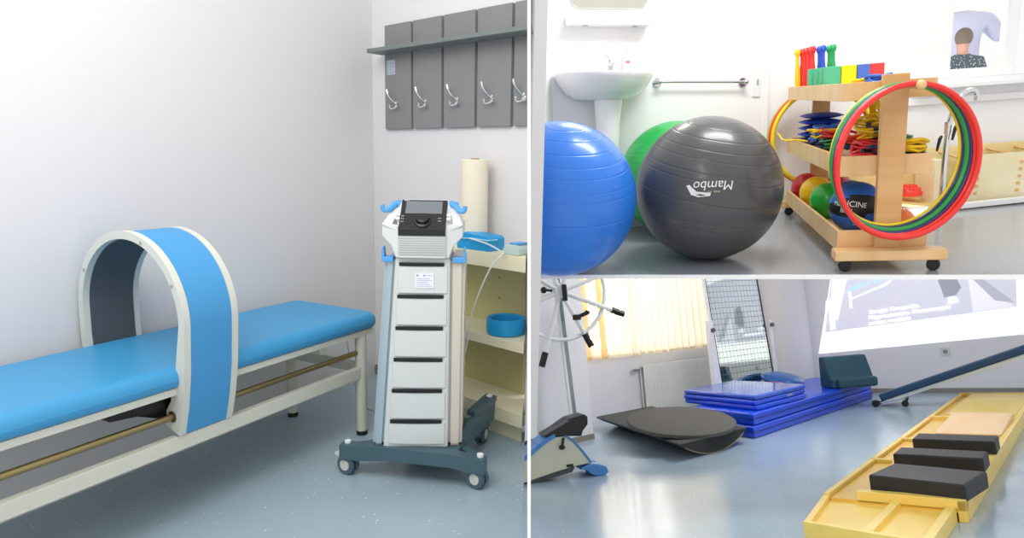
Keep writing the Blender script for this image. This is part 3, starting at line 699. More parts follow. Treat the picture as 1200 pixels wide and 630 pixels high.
rope('blue',HX['blue'],.30,.52,.935,.07,.10,.04,4,'blue skipping rope coiled on the top tray before the blocks',301,'skipping ropes on the top tray',thick=.009)
rope('yellow',HX['yellow'],.24,.62,.935,.06,.06,.03,3,'yellow skipping rope beside the blue coil on the top tray',302,'skipping ropes on the top tray')
o=MB().rng(0,.10,0,.16,0,.07,.01).build('teal_block',mat('teal_foam','2C7F7A',.6)); put(o,tl(.31,.62,.517),TR); tag(o,'teal foam block on the middle tray behind the end post','block')
# flat cushions
for i in range(6):
    m=MB(); n=14
    g_=[]
    for a in range(n+1):
        for b_ in range(n+1):
            u=a/n*2-1; v=b_/n*2-1; h=.021*(1-abs(u)**3.2)*(1-abs(v)**3.2); g_.append((u*.135*(1-.10*(v*v)),v*.17*(1-.10*(u*u)),h))
    top_=[m.bm.verts.new(p) for p in g_]; bo=[m.bm.verts.new((p[0],p[1],-p[2])) for p in g_]
    for a in range(n):
        for b_ in range(n):
            i0_=a*(n+1)+b_; f=(i0_,i0_+n+1,i0_+n+2,i0_+1); m.bm.faces.new([top_[k] for k in f]); m.bm.faces.new([bo[k] for k in f[::-1]])
    bmesh.ops.remove_doubles(m.bm,verts=m.bm.verts,dist=1e-5)
    o=m.build('bean_bag',mat('navy_cushion','2743AE',.5),None,60); put(o,tl(.165+.004*i,1.43+.006*(i%2),.537+.042*i),TR+3*math.sin(i*2)); tag(o,'dark blue flat cushion in the stack on the middle tray, '+('lowest','second from below','third from below','fourth from below','second from the top','topmost')[i],'cushion','stacked dark blue cushions')
# balls on the bottom tray
def ball(col,hexc,s,l,r,z,label,name='exercise_ball',rough=.35):
    m=MB().sphere((0,0,0),r,40); o=m.build(name,mat('tray_ball_'+col,hexc,rough,coat=.2),None,180); put(o,tl(s,l,z)); tag(o,label,'ball','balls on the bottom tray'); return o
ball('red','C41E28',.12,1.53,.105,.233,'red ball at the far end of the bottom tray')
ball('yellow','F5C50E',.125,1.20,.110,.238,'yellow ball between red and green on the bottom tray')
ball('green','1FA638',.125,.83,.112,.240,'green ball behind the blue and black medicine ball')
ball('crimson','B01C38',.31,1.42,.10,.228,'crimson ball half hidden behind the red and yellow balls')
ball('royal','1E62B8',.30,1.02,.105,.233,'royal blue ball behind the green ball on the bottom tray')
ball('moss','1D5A34',.31,.68,.10,.228,'dark green ball behind the medicine ball')
ob=ball('orange','F07A1E',.325,.13,.085,.213,'orange ball with a pale stripe beside the end post')
MB().lathe([(.0862*math.cos(R(a)),.0862*math.sin(R(a))) for a in range(-12,13,3)],Euler((R(90),R(30),R(50))).to_matrix().to_4x4(),n=40).build('stripe',mat('ball_stripe','E9DCE8',.4),ob,180)
# medicine ball: blue with a black belt and lettering
mr=.143
m=MB().sphere((0,0,0),mr,48); med=m.build('medicine_ball',mat('medicine_blue','2468CC',.45,bump=.1,bscale=300),None,180); put(med,tl(.172,.35,.271)); tag(med,'blue and black medicine ball with white lettering on the bottom tray','ball','balls on the bottom tray')
vd=(ROOM['B'].inverted()@V((0,0,H0)))-V(tl(.172,.35,.271)); vd.normalize()
rt=vd.cross(V((0,0,1))).normalized()*-1
upv=V((.06,0,1))
def belt(a0,a1,n1,nm):
    # lens shaped black panel around the viewer facing side
    m=MB(); K=24; U_=(upv-vd*upv.dot(vd)).normalized(); Rr=rt
    rows=[]
    for i in range(K+1):
        th=R(-88+176*i/K); hw=R(26)*math.cos(th)**.7 if abs(th)<R(87) else 0
        row=[]
        for j in range(7):
            ph=-hw+2*hw*j/6+R(2); d=(vd*math.cos(th)+Rr*math.sin(th))*math.cos(ph)+U_*math.sin(ph); row.append(m.bm.verts.new(d*(mr+.001)))
        rows.append(row)
    for a_,b_ in zip(rows,rows[1:]):
        for j in range(6): 
            try: m.bm.faces.new((a_[j],a_[j+1],b_[j+1],b_[j]))
            except ValueError: pass
    m.build(nm,mat('medicine_black','17181B',.5),med,180)
belt(0,0,0,'belt')
m=MB(); b=text_bm('MEDICINE',.045); on_sphere(m,b,(vd+rt*-.28+V((0,0,.12))),upv,mr,.0022); b=text_bm('BALL',.034); on_sphere(m,b,(vd+rt*-.34+V((0,0,-.16))),upv,mr,.0022); 
m.build('lettering',WHITE,med,0); m=MB(); b=text_bm('3',.045); on_sphere(m,b,(vd+rt*-.05+V((0,0,-.72))),upv,mr,.0022); m.build('number',WHITE,med,0)
for o_ in [med]: pass
# ---- exercise frame by the window
YW=wood('pale_birch','EBDDB4','F4E9C6',(2,2,2),.45); DOW=wood('dowel_wood','D9A766','E6BD80',(6,6,1),.45)
o=MB().rng(2.55,4.9,5.02,5.34,0,.028,.006).build('floor_mat',mat('dark_mat','55565C',.7)); put(o); tag(o,'thin dark mat under the cream exercise frame','mat')
t=thing('steel_floor_bar','white steel floor bar in front of the dark mat','floor bar',(3.12,4.84,0),9)
m=MB(); m.rng(-.75,1.3,0,.05,.012,.05,.004); m.build('floor_bar',WHITE,t)
m=MB(); m.rng(-.07,.07,-.05,.08,0,.05,.008); m.build('foot_block',mat('aluminium','BFC4C6',.35,metal=.6),t)
m=MB(); m.cyl((0,0,.05),(0,0,.07),.02); m.cyl((.03,.03,.05),(.03,.03,.075),.012); m.cyl((-.03,.0,.05),(-.03,.0,.07),.012); m.build('bolt',CHROME,t)
t=thing('chrome_support_arm','curved chrome support arm with black locking levers','support arm',(3.13,4.80,0))
m=MB(); m.tube(catmull([(0,.06,.07),(.0,.06,.40),(.012,.06,.62),(.035,.05,.74),(.075,.045,.815),(.125,.04,.845),(.16,.035,.835),(.175,.03,.80)],8),[.019]*50+[.017]*7,14); m.build('arm',CHROME,t)
m=MB(); m.cyl((.005,.06,.56),(.005,.06,.64),.024); m.cyl((.175,.03,.775),(.176,.03,.81),.025); m.build('collar',CHROME,t)
for x,z in ((-.075,.53),(.028,.60)):
    m=MB(); m.tube([(x+.02,.03,z+.015),(x+.004,.02,z),(x-.006,.02,z-.05),(x-.012,.02,z-.085)],[.010,.012,.010,.007],8); m.build('locking_lever',BLACK,t)
t=thing('exercise_ladder','low cream wooden exercise ladder with rows of dowel pegs','exercise ladder',(3.42,5.02,.028),3)
m=MB().rng(0,.95,0,.022,0,.345,.002); m.build('front_board',YW,t)
m=MB().rng(-.9,.95,.235,.25,0,.40,.002); m.build('back_board',wood('yellow_birch','F0D690','F6E2A8',(2,2,2),.45),t)
m=MB().rng(-.26,-.17,.0,.225,0,.33,.002); m.build('end_board',YW,t)
for x in (-.45,-.2,.02,.20,.40,.62): MB().cyl((x,.02,.325-.02),(x-.09,.235,.365),.010,n=12).build('dowel',DOW,t)
for cx in (.075,.40):
    for k in range(5): MB().cyl((cx-.004*k,-.012,.275-.052*k),(cx-.004*k,.0,.275-.052*k),.011,n=12).build('peg',DOW,t)
t=thing('tilted_board','yellow plywood board lying on the dark mat','board',(2.62,4.96,.03),0)
MB().box((.27,.15,.045),(.62,.32,.02),Euler((R(4),R(10),R(-12))).to_matrix(),.003).build('panel',wood('yellow_ply','F2D27A','F8DE92',(2,2,2),.4),t)
m=MB(); m.lathe([(.085*math.cos(R(a)),.085*math.sin(R(a))) for a in range(0,91,6)]+[(0,0)],n=32)
for a in range(0,360,24):
    for e in (15,38,60): 
        rr=.085; m.sphere((rr*math.cos(R(e))*math.cos(R(a)),rr*math.cos(R(e))*math.sin(R(a)),rr*math.sin(R(e))),.008,8)
o=m.build('massage_dome',mat('dome_red','F0402C',.4)); put(o,(3.03,5.09,.10)); tag(o,'red knobbly half dome on the yellow board','dome')
# person outside the window, and a solid figure added for a reflection
def person(name,label,loc,rz,scale,coat,hairc,skinc,arms='down',width=1):
    t=thing(name,label,'person',loc,rz)
    me=bpy.data.meshes.new('body'); 
    w=width
    vs=[(0,0,.93,.13,.11),(0,0,1.08,.135*w,.10),(0,0,1.25,.155*w,.11),(0,0,1.38,.15*w,.10),(0,0,1.46,.07,.06),(0,0,1.53,.052,.052),(0,.005,1.60,.075,.085),(0,.005,1.68,.075,.09),
        (.17*w,0,1.40,.065,.06),(.22*w,0,1.22,.05,.05),(.24*w,.02,1.08,.042,.042),(.23*w,.06,.90,.032,.03),
        (-.17*w,0,1.40,.065,.06),(-.22*w,0,1.22,.05,.05),(-.24*w,.02,1.08,.042,.042),(-.23*w,.06,.90,.032,.03),
        (.09,0,.86,.09,.09),(.095,0,.48,.06,.06),(.1,0,.10,.04,.04),(.1,.10,.03,.04,.03),
        (-.09,0,.86,.09,.09),(-.095,0,.48,.06,.06),(-.1,0,.10,.04,.04),(-.1,.10,.03,.04,.03)]
    if arms=='up':
        vs[9]=(.25*w,.05,1.22,.055,.05); vs[10]=(.22*w,.22,1.30,.045,.04); vs[11]=(.10*w,.28,1.50,.035,.03)
        vs[13]=(-.25*w,.05,1.22,.055,.05); vs[14]=(-.22*w,.22,1.30,.045,.04); vs[15]=(-.10*w,.28,1.50,.035,.03)
    ed=[(0,1),(1,2),(2,3),(3,4),(4,5),(5,6),(6,7),(3,8),(8,9),(9,10),(10,11),(3,12),(12,13),(13,14),(14,15),(0,16),(16,17),(17,18),(18,19),(0,20),(20,21),(21,22),(22,23)]
    me.from_pydata([v[:3] for v in vs],ed,[]); o=bpy.data.objects.new('body',me); COL.objects.link(o)
    md=o.modifiers.new('skin','SKIN'); 
    for i,v in enumerate(vs): o.data.skin_vertices[0].data[i].radius=(v[3],v[4])
    o.data.skin_vertices[0].data[0].use_root=True
    s2=o.modifiers.new('sub','SUBSURF'); s2.levels=2; s2.render_levels=2
    dg=bpy.context.evaluated_depsgraph_get(); m2=bpy.data.meshes.new_from_object(o.evaluated_get(dg)); bpy.data.objects.remove(o)
    # body mesh (skin tone); clothing shells taken from the same surface
    m2.materials.clear(); m2.materials.append(skinc)
    m2.polygons.foreach_set('use_smooth',[True]*len(m2.polygons))
    bo=bpy.data.objects.new('body',m2); COL.objects.link(bo); bo.parent=t
    def shell(nm,zmin,zmax,off,m_):
        b=bmesh.new(); b.from_mesh(m2); 
        bmesh.ops.delete(b,geom=[f for f in b.faces if not (zmin<=f.calc_center_median().z<=zmax)],context='FACES')
        b.normal_update()
        for v in b.verts: v.co+=v.normal*off
        q=MB(); q.bm.free(); q.bm=b; return q.build(nm,m_,t,180)
    shell('jacket',.86,1.485,.012,coat); shell('trousers',.08,.92,.008,mat('trousers_dark','2B2F3A',.8))
    # face features and hair
    f=MB(); f.sphere((0,.095,1.63),.014,10,(1,1.2,1)); f.sphere((.078,.0,1.64),.02,10,(.4,1,1.3)); f.sphere((-.078,.0,1.64),.02,10,(.4,1,1.3)); f.build('nose_and_ears',skinc,bo)
    h=MB(); h.sphere((0,-.012,1.675),.098,24,(.92,1.0,1.08)); bmesh.ops.delete(h.bm,geom=[v for v in h.bm.verts if v.co.z<1.60 or (v.co.y>.05 and v.co.z<1.70)],context='VERTS'); h.build('hair',hairc,t,180)
    for ch in (bo,): pass
    t.matrix_world=t.matrix_world@Matrix.Diagonal((scale,scale,scale,1)); return t
def dotted():
    m=mat('dotted_jacket','2F4450',.85); nt=m.node_tree; b=nt.nodes['Principled BSDF']; tc=nt.nodes.new('ShaderNodeTexCoord')
    vo=nt.nodes.new('ShaderNodeTexVoronoi'); vo.inputs['Scale'].default_value=38; nt.links.new(tc.outputs['Object'],vo.inputs['Vector'])
    r=nt.nodes.new('ShaderNodeValToRGB'); r.color_ramp.elements[0].color=lin('B9C4C8'); r.color_ramp.elements[1].color=lin('2F4450'); r.color_ramp.elements[0].position=.25; r.color_ramp.elements[1].position=.32
    nt.links.new(vo.outputs['Distance'],r.inputs[0]); nt.links.new(r.outputs[0],b.inputs['Base Color']); return m
SK=mat('skin','D69A86',.6); HB=mat('hair_brown','6E5A4C',.8,bump=.3,bscale=200)
person('person','person with short brown hair in a dotted dark jacket seen from behind',(4.60,7.0,-.13),-20,.86,dotted(),HB,SK)
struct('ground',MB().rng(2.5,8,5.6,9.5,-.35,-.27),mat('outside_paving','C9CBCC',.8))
t=thing('reflection_platform','low added platform under the lilac reflection figure','platform',(4.93,7.6,-.27))  # added only to lift the lilac figure to the height of the reflection
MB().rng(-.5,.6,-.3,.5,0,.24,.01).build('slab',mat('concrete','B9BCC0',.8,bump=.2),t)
person('person','tall pale lilac figure modelling a window reflection behind the dotted jacket',(4.93,7.6,-.03),-20,1.1,mat('lilac_reflection','C9CCE6',.85),mat('hair_fair','CBB9A6',.8),SK,'up',1.45)  # solid figure standing in for a reflection in the window glass
# ================================================================== ROOM C : gym hall
CUR='C'
FLC=floor_mat('sky_grey_vinyl_floor','A8BCCB',.17,'DCE4EA',50,.03,.07)
struct('floor',poly_floor([(-.9,2.6),(3.2,2.2),(8.0,5.2),(6.6,9.0),(3.6,10.6),(-.9,8.2)],-.05,0),FLC,label='glossy light blue floor of the gym hall')
U1=vec(34.9); N1=V((U1.y,-U1.x,0)); O1=V((.73,7.854,0))
U2=vec(-42.84); N2=V((U2.y,-U2.x,0)); 
if N2.y>0: N2=-N2
O2=V((5.453,7.568,0))
def w1(s,o=0,z=0): p=O1+U1*s+N1*o; return (p.x,p.y,z)
def w2(s,o=0,z=0): p=O2+U2*s+N2*o; return (p.x,p.y,z)
HW=2.25
m=MB()
m.prism([w1(-1.2),w1(2.35),w1(2.35,-.15),w1(-1.2,-.15)],(0,0,.70)); m.prism([w1(2.35),w1(3.05),w1(3.05,-.15),w1(2.35,-.15)],(0,0,HW)); m.prism([w1(-1.2,0,2.05),w1(2.35,0,2.05),w1(2.35,-.15,2.05),w1(-1.2,-.15,2.05)],(0,0,HW-2.05))
struct('wall_left',m,WALLC,label='white wall under the window blinds of the gym hall')
struct('wall_back',MB().prism([w2(-3.05),w2(1.9),w2(1.9,-.15),w2(-3.05,-.15)],(0,0,HW)),WALLC,label='lilac white wall behind the projected picture')
struct('baseboard_back',MB().prism([w2(-2.6),w2(1.9),w2(1.9,.014),w2(-2.6,.014)],(0,0,.055)),mat('baseboard_grey','8C8884',.6))
# pillar
U3=vec(38.7); N3=V((U3.y,-U3.x,0)); O3=V((.665,6.783,0))
def w3(s,o=0,z=0): p=O3+U3*s+N3*o; return (p.x,p.y,z)
struct('wall_pillar',MB().prism([w3(-1.6),w3(0),w3(.55,-1.0),w3(-1.6,-1.0)],(0,0,HW)),WALLC,label='white pillar behind the shoulder wheel')
struct('baseboard_left',MB().prism([w3(-1.6,.012),w3(.0,.012),w3(0,0),w3(-1.6,0)],(0,0,.05)),MATS['baseboard_grey'])
# rounded white column beside the mirror
m=MB(); m.lathe([(.30,0),(.30,HW),(0,HW),(0,0)],Matrix.Translation((3.62,9.25,0)),n=48); struct('wall_column',m,WALLC,smooth=40,label='rounded white column between mirror and projected picture')
# window 2
m=MB()
for s0_,s1_,z0,z1 in ((-.9,-.85,.70,2.05),(.75,.81,.70,2.05),(2.29,2.35,.70,2.05),(-.9,2.35,.70,.76),(-.9,2.35,1.99,2.05)):
    m.prism([w1(s0_,-.04,z0),w1(s1_,-.04,z0),w1(s1_,-.10,z0),w1(s0_,-.10,z0)],(0,0,z1-z0))
win=struct('window_2',m,WHITE,label='white window behind the vertical blinds')
MB().prism([w1(-.9,-.07,.76),w1(2.3,-.07,.76),w1(2.3,-.075,.76),w1(-.9,-.075,.76)],(0,0,1.23)).build('pane',MATS['window_glass'],win,0).matrix_parent_inverse=Matrix.Identity(4)
# blinds
def blindmat(name,col,tr):
    m=bpy.data.materials.new(name); m.use_nodes=True; nt=m.node_tree; nt.nodes.remove(nt.nodes['Principled BSDF'])
    d=nt.nodes.new('ShaderNodeBsdfDiffuse'); d.inputs[0].default_value=lin(col); t_=nt.nodes.new('ShaderNodeBsdfTranslucent'); t_.inputs[0].default_value=lin(col)
    mx=nt.nodes.new('ShaderNodeMixShader'); mx.inputs[0].default_value=tr; nt.links.new(d.outputs[0],mx.inputs[1]); nt.links.new(t_.outputs[0],mx.inputs[2]); nt.links.new(mx.outputs[0],nt.nodes['Material Output'].inputs[0]); MATS[name]=m; return m
BL=blindmat('blind_fabric','FDF6E6',.55); BL2=blindmat('blind_fabric_amber','F8E2B4',.45)
t=thing('vertical_blinds','cream vertical blinds hanging over the window of the gym hall','blinds',(O1.x,O1.y,0),34.9)
ns=19
for i in range(ns):
    s=-.02+i*.125
    m=MB(); c=V((s+.05,-.055,1.36)); m.box(c,(.135,.002,1.31),Matrix.Rotation(R(13),3,'Z')); m.box(c+V((0,0,-.64)),(.128,.008,.03),Matrix.Rotation(R(13),3,'Z'),.002)
    m.build('slat',BL2 if i in (0,2) else BL,t,0)
MB().rng(-.1,2.35,-.08,-.03,2.01,2.06).build('head_rail',WHITE,t)
# radiator
t=thing('radiator','white panel radiator with valve below the window blinds','radiator',w1(.84,0,.0),34.9)
m=MB(); m.rng(0,1.62,-.105,-.085,.0,.58,.006)
m.build('panel',mat('radiator_white','EFEFEC',.3),t)
m=MB()
for i in range(40): m.rng(.035+i*.039,.047+i*.039,-.110,-.104,.045,.545,.002)
m.build('ribs',mat('radiator_white','EFEFEC',.3),t)
m=MB(); m.rng(.0,1.62,-.085,-.03,.555,.58,.002)
for i in range(38): m.rng(.04+i*.041,.06+i*.041,-.075,-.04,.579,.583)
m.build('top_grille',mat('radiator_grille_grey','C9C9C6',.4),t)  # grille in a slightly darker grey than the panel
m=MB(); m.rng(0,1.62,-.045,-.03,.02,.56); m.build('back_panel',MATS['radiator_white'],t)
m=MB(); m.cyl((-.10,-.06,.535),(0,-.06,.535),.014); m.cyl((-.15,-.06,.535),(-.085,-.06,.535),.022); m.cyl((-.05,-.06,.535),(-.05,0,.535),.010); m.build('valve',CHROME,t)
m=MB(); m.cyl((-.05,-.06,.04),(0,-.06,.04),.014); m.sphere((-.05,-.06,.04),.02,12); m.build('lower_valve',MATS['caster_hub'],t)
# projected picture (light thrown on the wall): a thin screen sheet
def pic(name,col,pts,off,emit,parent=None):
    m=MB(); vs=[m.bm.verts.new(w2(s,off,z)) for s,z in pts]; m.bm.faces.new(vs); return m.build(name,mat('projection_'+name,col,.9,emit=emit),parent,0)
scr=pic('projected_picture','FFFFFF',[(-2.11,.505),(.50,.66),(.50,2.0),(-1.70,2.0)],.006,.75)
put(scr); tag(scr,'bright projected picture with faint room photo on the far wall','projected picture')
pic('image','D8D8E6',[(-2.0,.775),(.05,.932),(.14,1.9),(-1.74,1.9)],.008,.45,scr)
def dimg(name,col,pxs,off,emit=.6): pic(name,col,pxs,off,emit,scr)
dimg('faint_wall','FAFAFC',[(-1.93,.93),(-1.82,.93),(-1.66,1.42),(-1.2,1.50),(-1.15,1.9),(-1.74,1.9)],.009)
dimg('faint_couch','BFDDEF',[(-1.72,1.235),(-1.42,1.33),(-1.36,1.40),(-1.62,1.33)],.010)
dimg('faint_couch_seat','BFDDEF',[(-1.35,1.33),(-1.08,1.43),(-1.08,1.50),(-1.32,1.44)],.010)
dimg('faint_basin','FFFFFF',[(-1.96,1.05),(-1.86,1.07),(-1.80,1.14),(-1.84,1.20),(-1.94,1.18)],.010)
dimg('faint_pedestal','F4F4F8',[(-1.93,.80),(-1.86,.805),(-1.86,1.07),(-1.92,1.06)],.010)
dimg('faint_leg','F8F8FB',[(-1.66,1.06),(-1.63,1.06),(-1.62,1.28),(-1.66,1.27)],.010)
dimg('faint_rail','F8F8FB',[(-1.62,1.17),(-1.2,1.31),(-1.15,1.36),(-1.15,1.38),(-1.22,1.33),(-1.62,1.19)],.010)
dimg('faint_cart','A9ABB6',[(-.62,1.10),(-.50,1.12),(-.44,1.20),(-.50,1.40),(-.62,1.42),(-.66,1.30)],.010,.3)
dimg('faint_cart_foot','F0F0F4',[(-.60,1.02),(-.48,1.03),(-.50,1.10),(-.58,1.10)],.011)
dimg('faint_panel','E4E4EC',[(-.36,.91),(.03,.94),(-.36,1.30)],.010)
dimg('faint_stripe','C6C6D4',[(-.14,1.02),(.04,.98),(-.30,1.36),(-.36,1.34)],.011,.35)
m=MB()
sl=.062
for i,(tx,sx) in enumerate((('Terapie Ortopedie,',-1.45),('Magnetoterapie, Kinetoterapie',-1.46),('asistata medicala',-1.47))):
    b=text_bm(tx,.072,align='LEFT'); p=V(w2(sx,.012,.992-.068*i+.0)); on_plane(m,b,p,U2+V((0,0,.075)),(0,0,1))
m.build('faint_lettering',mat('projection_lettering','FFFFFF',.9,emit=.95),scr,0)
# wall socket
t=thing('wall_socket','single grey white power socket below the projected picture','socket',w2(-.685,0,.475),-42.84)
m=MB().box((0,-.006,0),(.10,.012,.10),None,.004); m.build('plate',mat('socket_plate','D6DAD8',.4),t)
m=MB(); m.lathe([(.030,0),(.034,-.004),(.026,-.004),(.022,.008),(0,.008)],Matrix.Translation((0,-.012,0))@Matrix.Rotation(PI/2,4,'X'),n=24); m.build('outlet',mat('socket_grey','8F9896',.5),t)
# posture mirror with grid, leaning back on a white stand
t=thing('posture_mirror','tall posture mirror with a black grid in a white swivel stand','mirror',(2.19,7.70,0),35)
GR=bpy.data.materials.new('gridded_mirror'); GR.use_nodes=True; nt=GR.node_tree; b=nt.nodes['Principled BSDF']; b.inputs['Metallic'].default_value=1; b.inputs['Roughness'].default_value=.04
tc=nt.nodes.new('ShaderNodeTexCoord'); sp=nt.nodes.new('ShaderNodeSeparateXYZ'); nt.links.new(tc.outputs['Object'],sp.inputs[0])
def gl(out):
    a=nt.nodes.new('ShaderNodeMath'); a.operation='MULTIPLY'; a.inputs[1].default_value=1/.062; nt.links.new(sp.outputs[out],a.inputs[0])
    f=nt.nodes.new('ShaderNodeMath'); f.operation='FRACT'; nt.links.new(a.outputs[0],f.inputs[0]); g=nt.nodes.new('ShaderNodeMath'); g.operation='LESS_THAN'; g.inputs[1].default_value=.085; nt.links.new(f.outputs[0],g.inputs[0]); return g
g1=gl('X'); g2=gl('Z'); mx=nt.nodes.new('ShaderNodeMath'); mx.operation='MAXIMUM'; nt.links.new(g1.outputs[0],mx.inputs[0]); nt.links.new(g2.outputs[0],mx.inputs[1])
cm=nt.nodes.new('ShaderNodeMix'); cm.data_type='RGBA'; cm.inputs[6].default_value=lin('DDE4DF'); cm.inputs[7].default_value=lin('6E7A78'); nt.links.new(mx.outputs[0],cm.inputs[0]); nt.links.new(cm.outputs[2],b.inputs['Base Color'])
iv=nt.nodes.new('ShaderNodeMath'); iv.operation='SUBTRACT'; iv.inputs[0].default_value=1; nt.links.new(mx.outputs[0],iv.inputs[1]); nt.links.new(iv.outputs[0],b.inputs['Metallic'])
lean=Matrix.Rotation(R(-4),4,'X')
m=MB(); m.box((.50,.02,1.15),(.93,.012,1.9)); m.bm.transform(Matrix.Translation((0,0,.95))@lean@Matrix.Translation((0,0,-.95))); m.build('glass',GR,t,0)
m=MB(); m.rng(.03,.035,.012,.036,.2,2.1); m.rng(.965,.985,.01,.036,.2,2.1); m.bm.transform(Matrix.Translation((0,0,.95))@lean@Matrix.Translation((0,0,-.95))); m.build('frame',BLACK,t)
for x in (-.04,1.05):
    m=MB(); m.rng(x-.035,x+.035,-.02,.04,0.02,(1.05 if x<0 else 1.0),.008); p=m.build('stand_post',WHITE,t); MB().cyl((x,-.05,.94),(x,-.02,.94),.024,n=16).build('swivel_knob',mat('knob_grey','55565A',.4),p)
m=MB(); m.rng(-.04,1.05,-.0,.03,.08,.13,.005); m.rng(-.06,-.0,-.04,.4,0,.04,.005); m.rng(1.02,1.08,-.0,.4,0,.04,.005); m.build('stand_foot',WHITE,t)
m=MB(); m.rng(-.02,.01,.0,.03,.2,2.1,.004); m.bm.transform(Matrix.Translation((0,0,.95))@lean@Matrix.Translation((0,0,-.95))); m.build('side_frame',WHITE,t)
# mats
BM=mat('royal_blue_mat_vinyl','0F4BE0',.28,bump=.12,bscale=9,coat=.15); BM2=mat('mat_side_blue','16259A',.35,bump=.1,bscale=12)
BMT=mat('mat_top_gloss','2A5AD2',.16,bump=.06,bscale=5,coat=.4)
def matslab(name,N,d1,L1,d2,L2,z0,z1,m_,label,group,bev=.022):
    a=V((N[0],N[1],z0)); u=vec(d1)*L1; v=vec(d2)*L2
    mb=MB().prism([a,a+u,a+u+v,a+v],(0,0,z1-z0),bev,3); o=mb.build(name,m_,None,50); put(o); tag(o,label,'mat',group); return o
NM=(1.985,6.06)
def seam(o,N,d1,L1,d2,L2,z):
    a=V((N[0],N[1],z)); u=vec(d1); v=vec(d2); m=MB(); q=[a-u*.004-v*.004,a+u*(L1+.004)-v*.004,a+u*(L1+.004)+v*(L2+.004),a-u*.004+v*(L2+.004)]
    m.tube(q,.004,6,closed=True); m.build('seam',mat('mat_seam','0C1450',.5),o)
o=matslab('crash_mat',NM,44.2,2.92,110,.88,.0,.108,BM,'royal blue crash mat lying on the floor below the others','blue mats in a stack'); seam(o,NM,44.2,2.92,110,.88,.055)
o=matslab('crash_mat',(NM[0]+.015,NM[1]+.02),44.2,2.9,110,.88,.110,.218,BM,'royal blue crash mat on top of the lowest mat','blue mats in a stack'); seam(o,(NM[0]+.015,NM[1]+.02),44.2,2.9,110,.88,.165)
NP=(2.08,6.20)
for i in range(3):
    z0=.220+i*.046
    matslab('folding_mat_layer' if False else 'folding_mat',(NP[0]-.01*(i%2),NP[1]),42,.97,111,1.10,z0,z0+.044,BMT if i==2 else BM,'shiny royal blue gym mat on the crash mats, '+('lowest of three','middle one of three','topmost of three')[i],'thin gym mats on the crash mats',.016)
m=MB().rng(-.05,.05,-.006,.0,0,.022,.003); o=m.build('handle_plate',mat('handle_silver','9FB0C8',.3,metal=.3)); q=V((NP[0],NP[1],0))+vec(42)*.62+vec(-48)*.004
pm=[x for x in bpy.data.objects if x.name.startswith('folding_mat') and 'middle' in x.get('label','')][0]
W_=ROOM[CUR]@Matrix.Translation((q.x,q.y,.278))@Matrix.Rotation(R(42),4,'Z'); o.parent=pm; o.matrix_basis=pm.matrix_basis.inverted()@W_; o['label']='silver handle plate'
# cushions on the mats
t=thing('wedge_cushion','dark teal wedge cushion propped up on the blue crash mats','cushion',(3.33,7.42,.22),2)
TE=mat('dark_teal_vinyl','1C4A5C',.5,bump=.06,bscale=60)
m=MB(); m.prism([(0,-.0,0),(0,.30,0),(0,.27,.33),(0,.16,.33),(0,.05,.10),(0,.0,.10)],(.48,0,0),.018,3); m.build('wedge',TE,t,50)
m=MB(); m.rng(.04,.47,-.055,.03,.0,.105,.03,4); m.build('front_roll',TE,t,50)
o=MB().sphere((0,0,0),.22,40,(1.1,1,.30)).build('balance_cushion',mat('blue_pvc','1E62B4',.25,coat=.3),None,180); put(o,(2.99,7.93,.32),rot=Euler((R(12),R(8),0)).to_matrix()); tag(o,'puffy blue inflated balance cushion resting behind the folded mats','cushion')
o=MB().sphere((0,0,0),.21,40,(1,1,.24)).build('balance_cushion',mat('red_pvc','D61F26',.3,coat=.3),None,180); put(o,(2.72,7.66,.275)); tag(o,'flat red inflated balance cushion behind the folded mats','cushion')
o=MB().rng(0,.3,0,.2,0,.05,.02).build('thin_mat',mat('light_blue_mat','1F7FD0',.45)); put(o,(1.62,7.22,.0),35); tag(o,'light blue exercise mat edge beside the radiator foot','mat')
o=MB().rng(0,.14,0,.10,0,.07,.01).build('yellow_block',mat('amber_block','E8B85A',.5)); put(o,(1.50,8.12,.0),35); tag(o,'small amber block on the floor under the radiator','block')
# rocker board
t=thing('rocker_board','long black rocking board with a curved underside on the floor','rocker board',(0,0,0))
ch=V((.686,.55,0)); A0=V((1.184,5.35,.12)); ext=V((-.41,2.02,0)); 
n=18; arcp=[]; sag=.118; Lc=ch.length; Rr=(Lc*Lc/4+sag*sag)/(2*sag)
m=MB(); top=[A0,A0+ch]; pts=[]
for k in range(n+1):
    u=k/n; xx=(u-.5)*Lc; dz=math.sqrt(max(0,Rr*Rr-xx*xx))-(Rr-sag)
    pts.append(A0+ch*u+V((0,0,-.0-dz)))
poly=[A0+V((0,0,.0))]+pts[1:-1]+[A0+ch]
m.prism([A0+V((0,0,-.002))]+pts[1:-1]+[A0+ch+V((0,0,-.002))],ext); m.build('rocker',mat('charcoal_carpet','2E3032',.9,bump=.3,bscale=300),t,50)
m=MB(); m.prism([A0-ch*.01,A0+ch*1.01,A0+ch*1.01+ext,A0-ch*.01+ext],(0,0,.014),.004); m.build('deck',mat('charcoal_deck','454547',.85,bump=.3,bscale=300),t)
m=MB(); m.tube([p+V((0,0,-.0))-ext*.002 for p in pts[1:-1]],.004,6); m.build('edge_trim',mat('tan_edge','8A7F62',.6),t)
t_=t
put(t,(0,0,0))
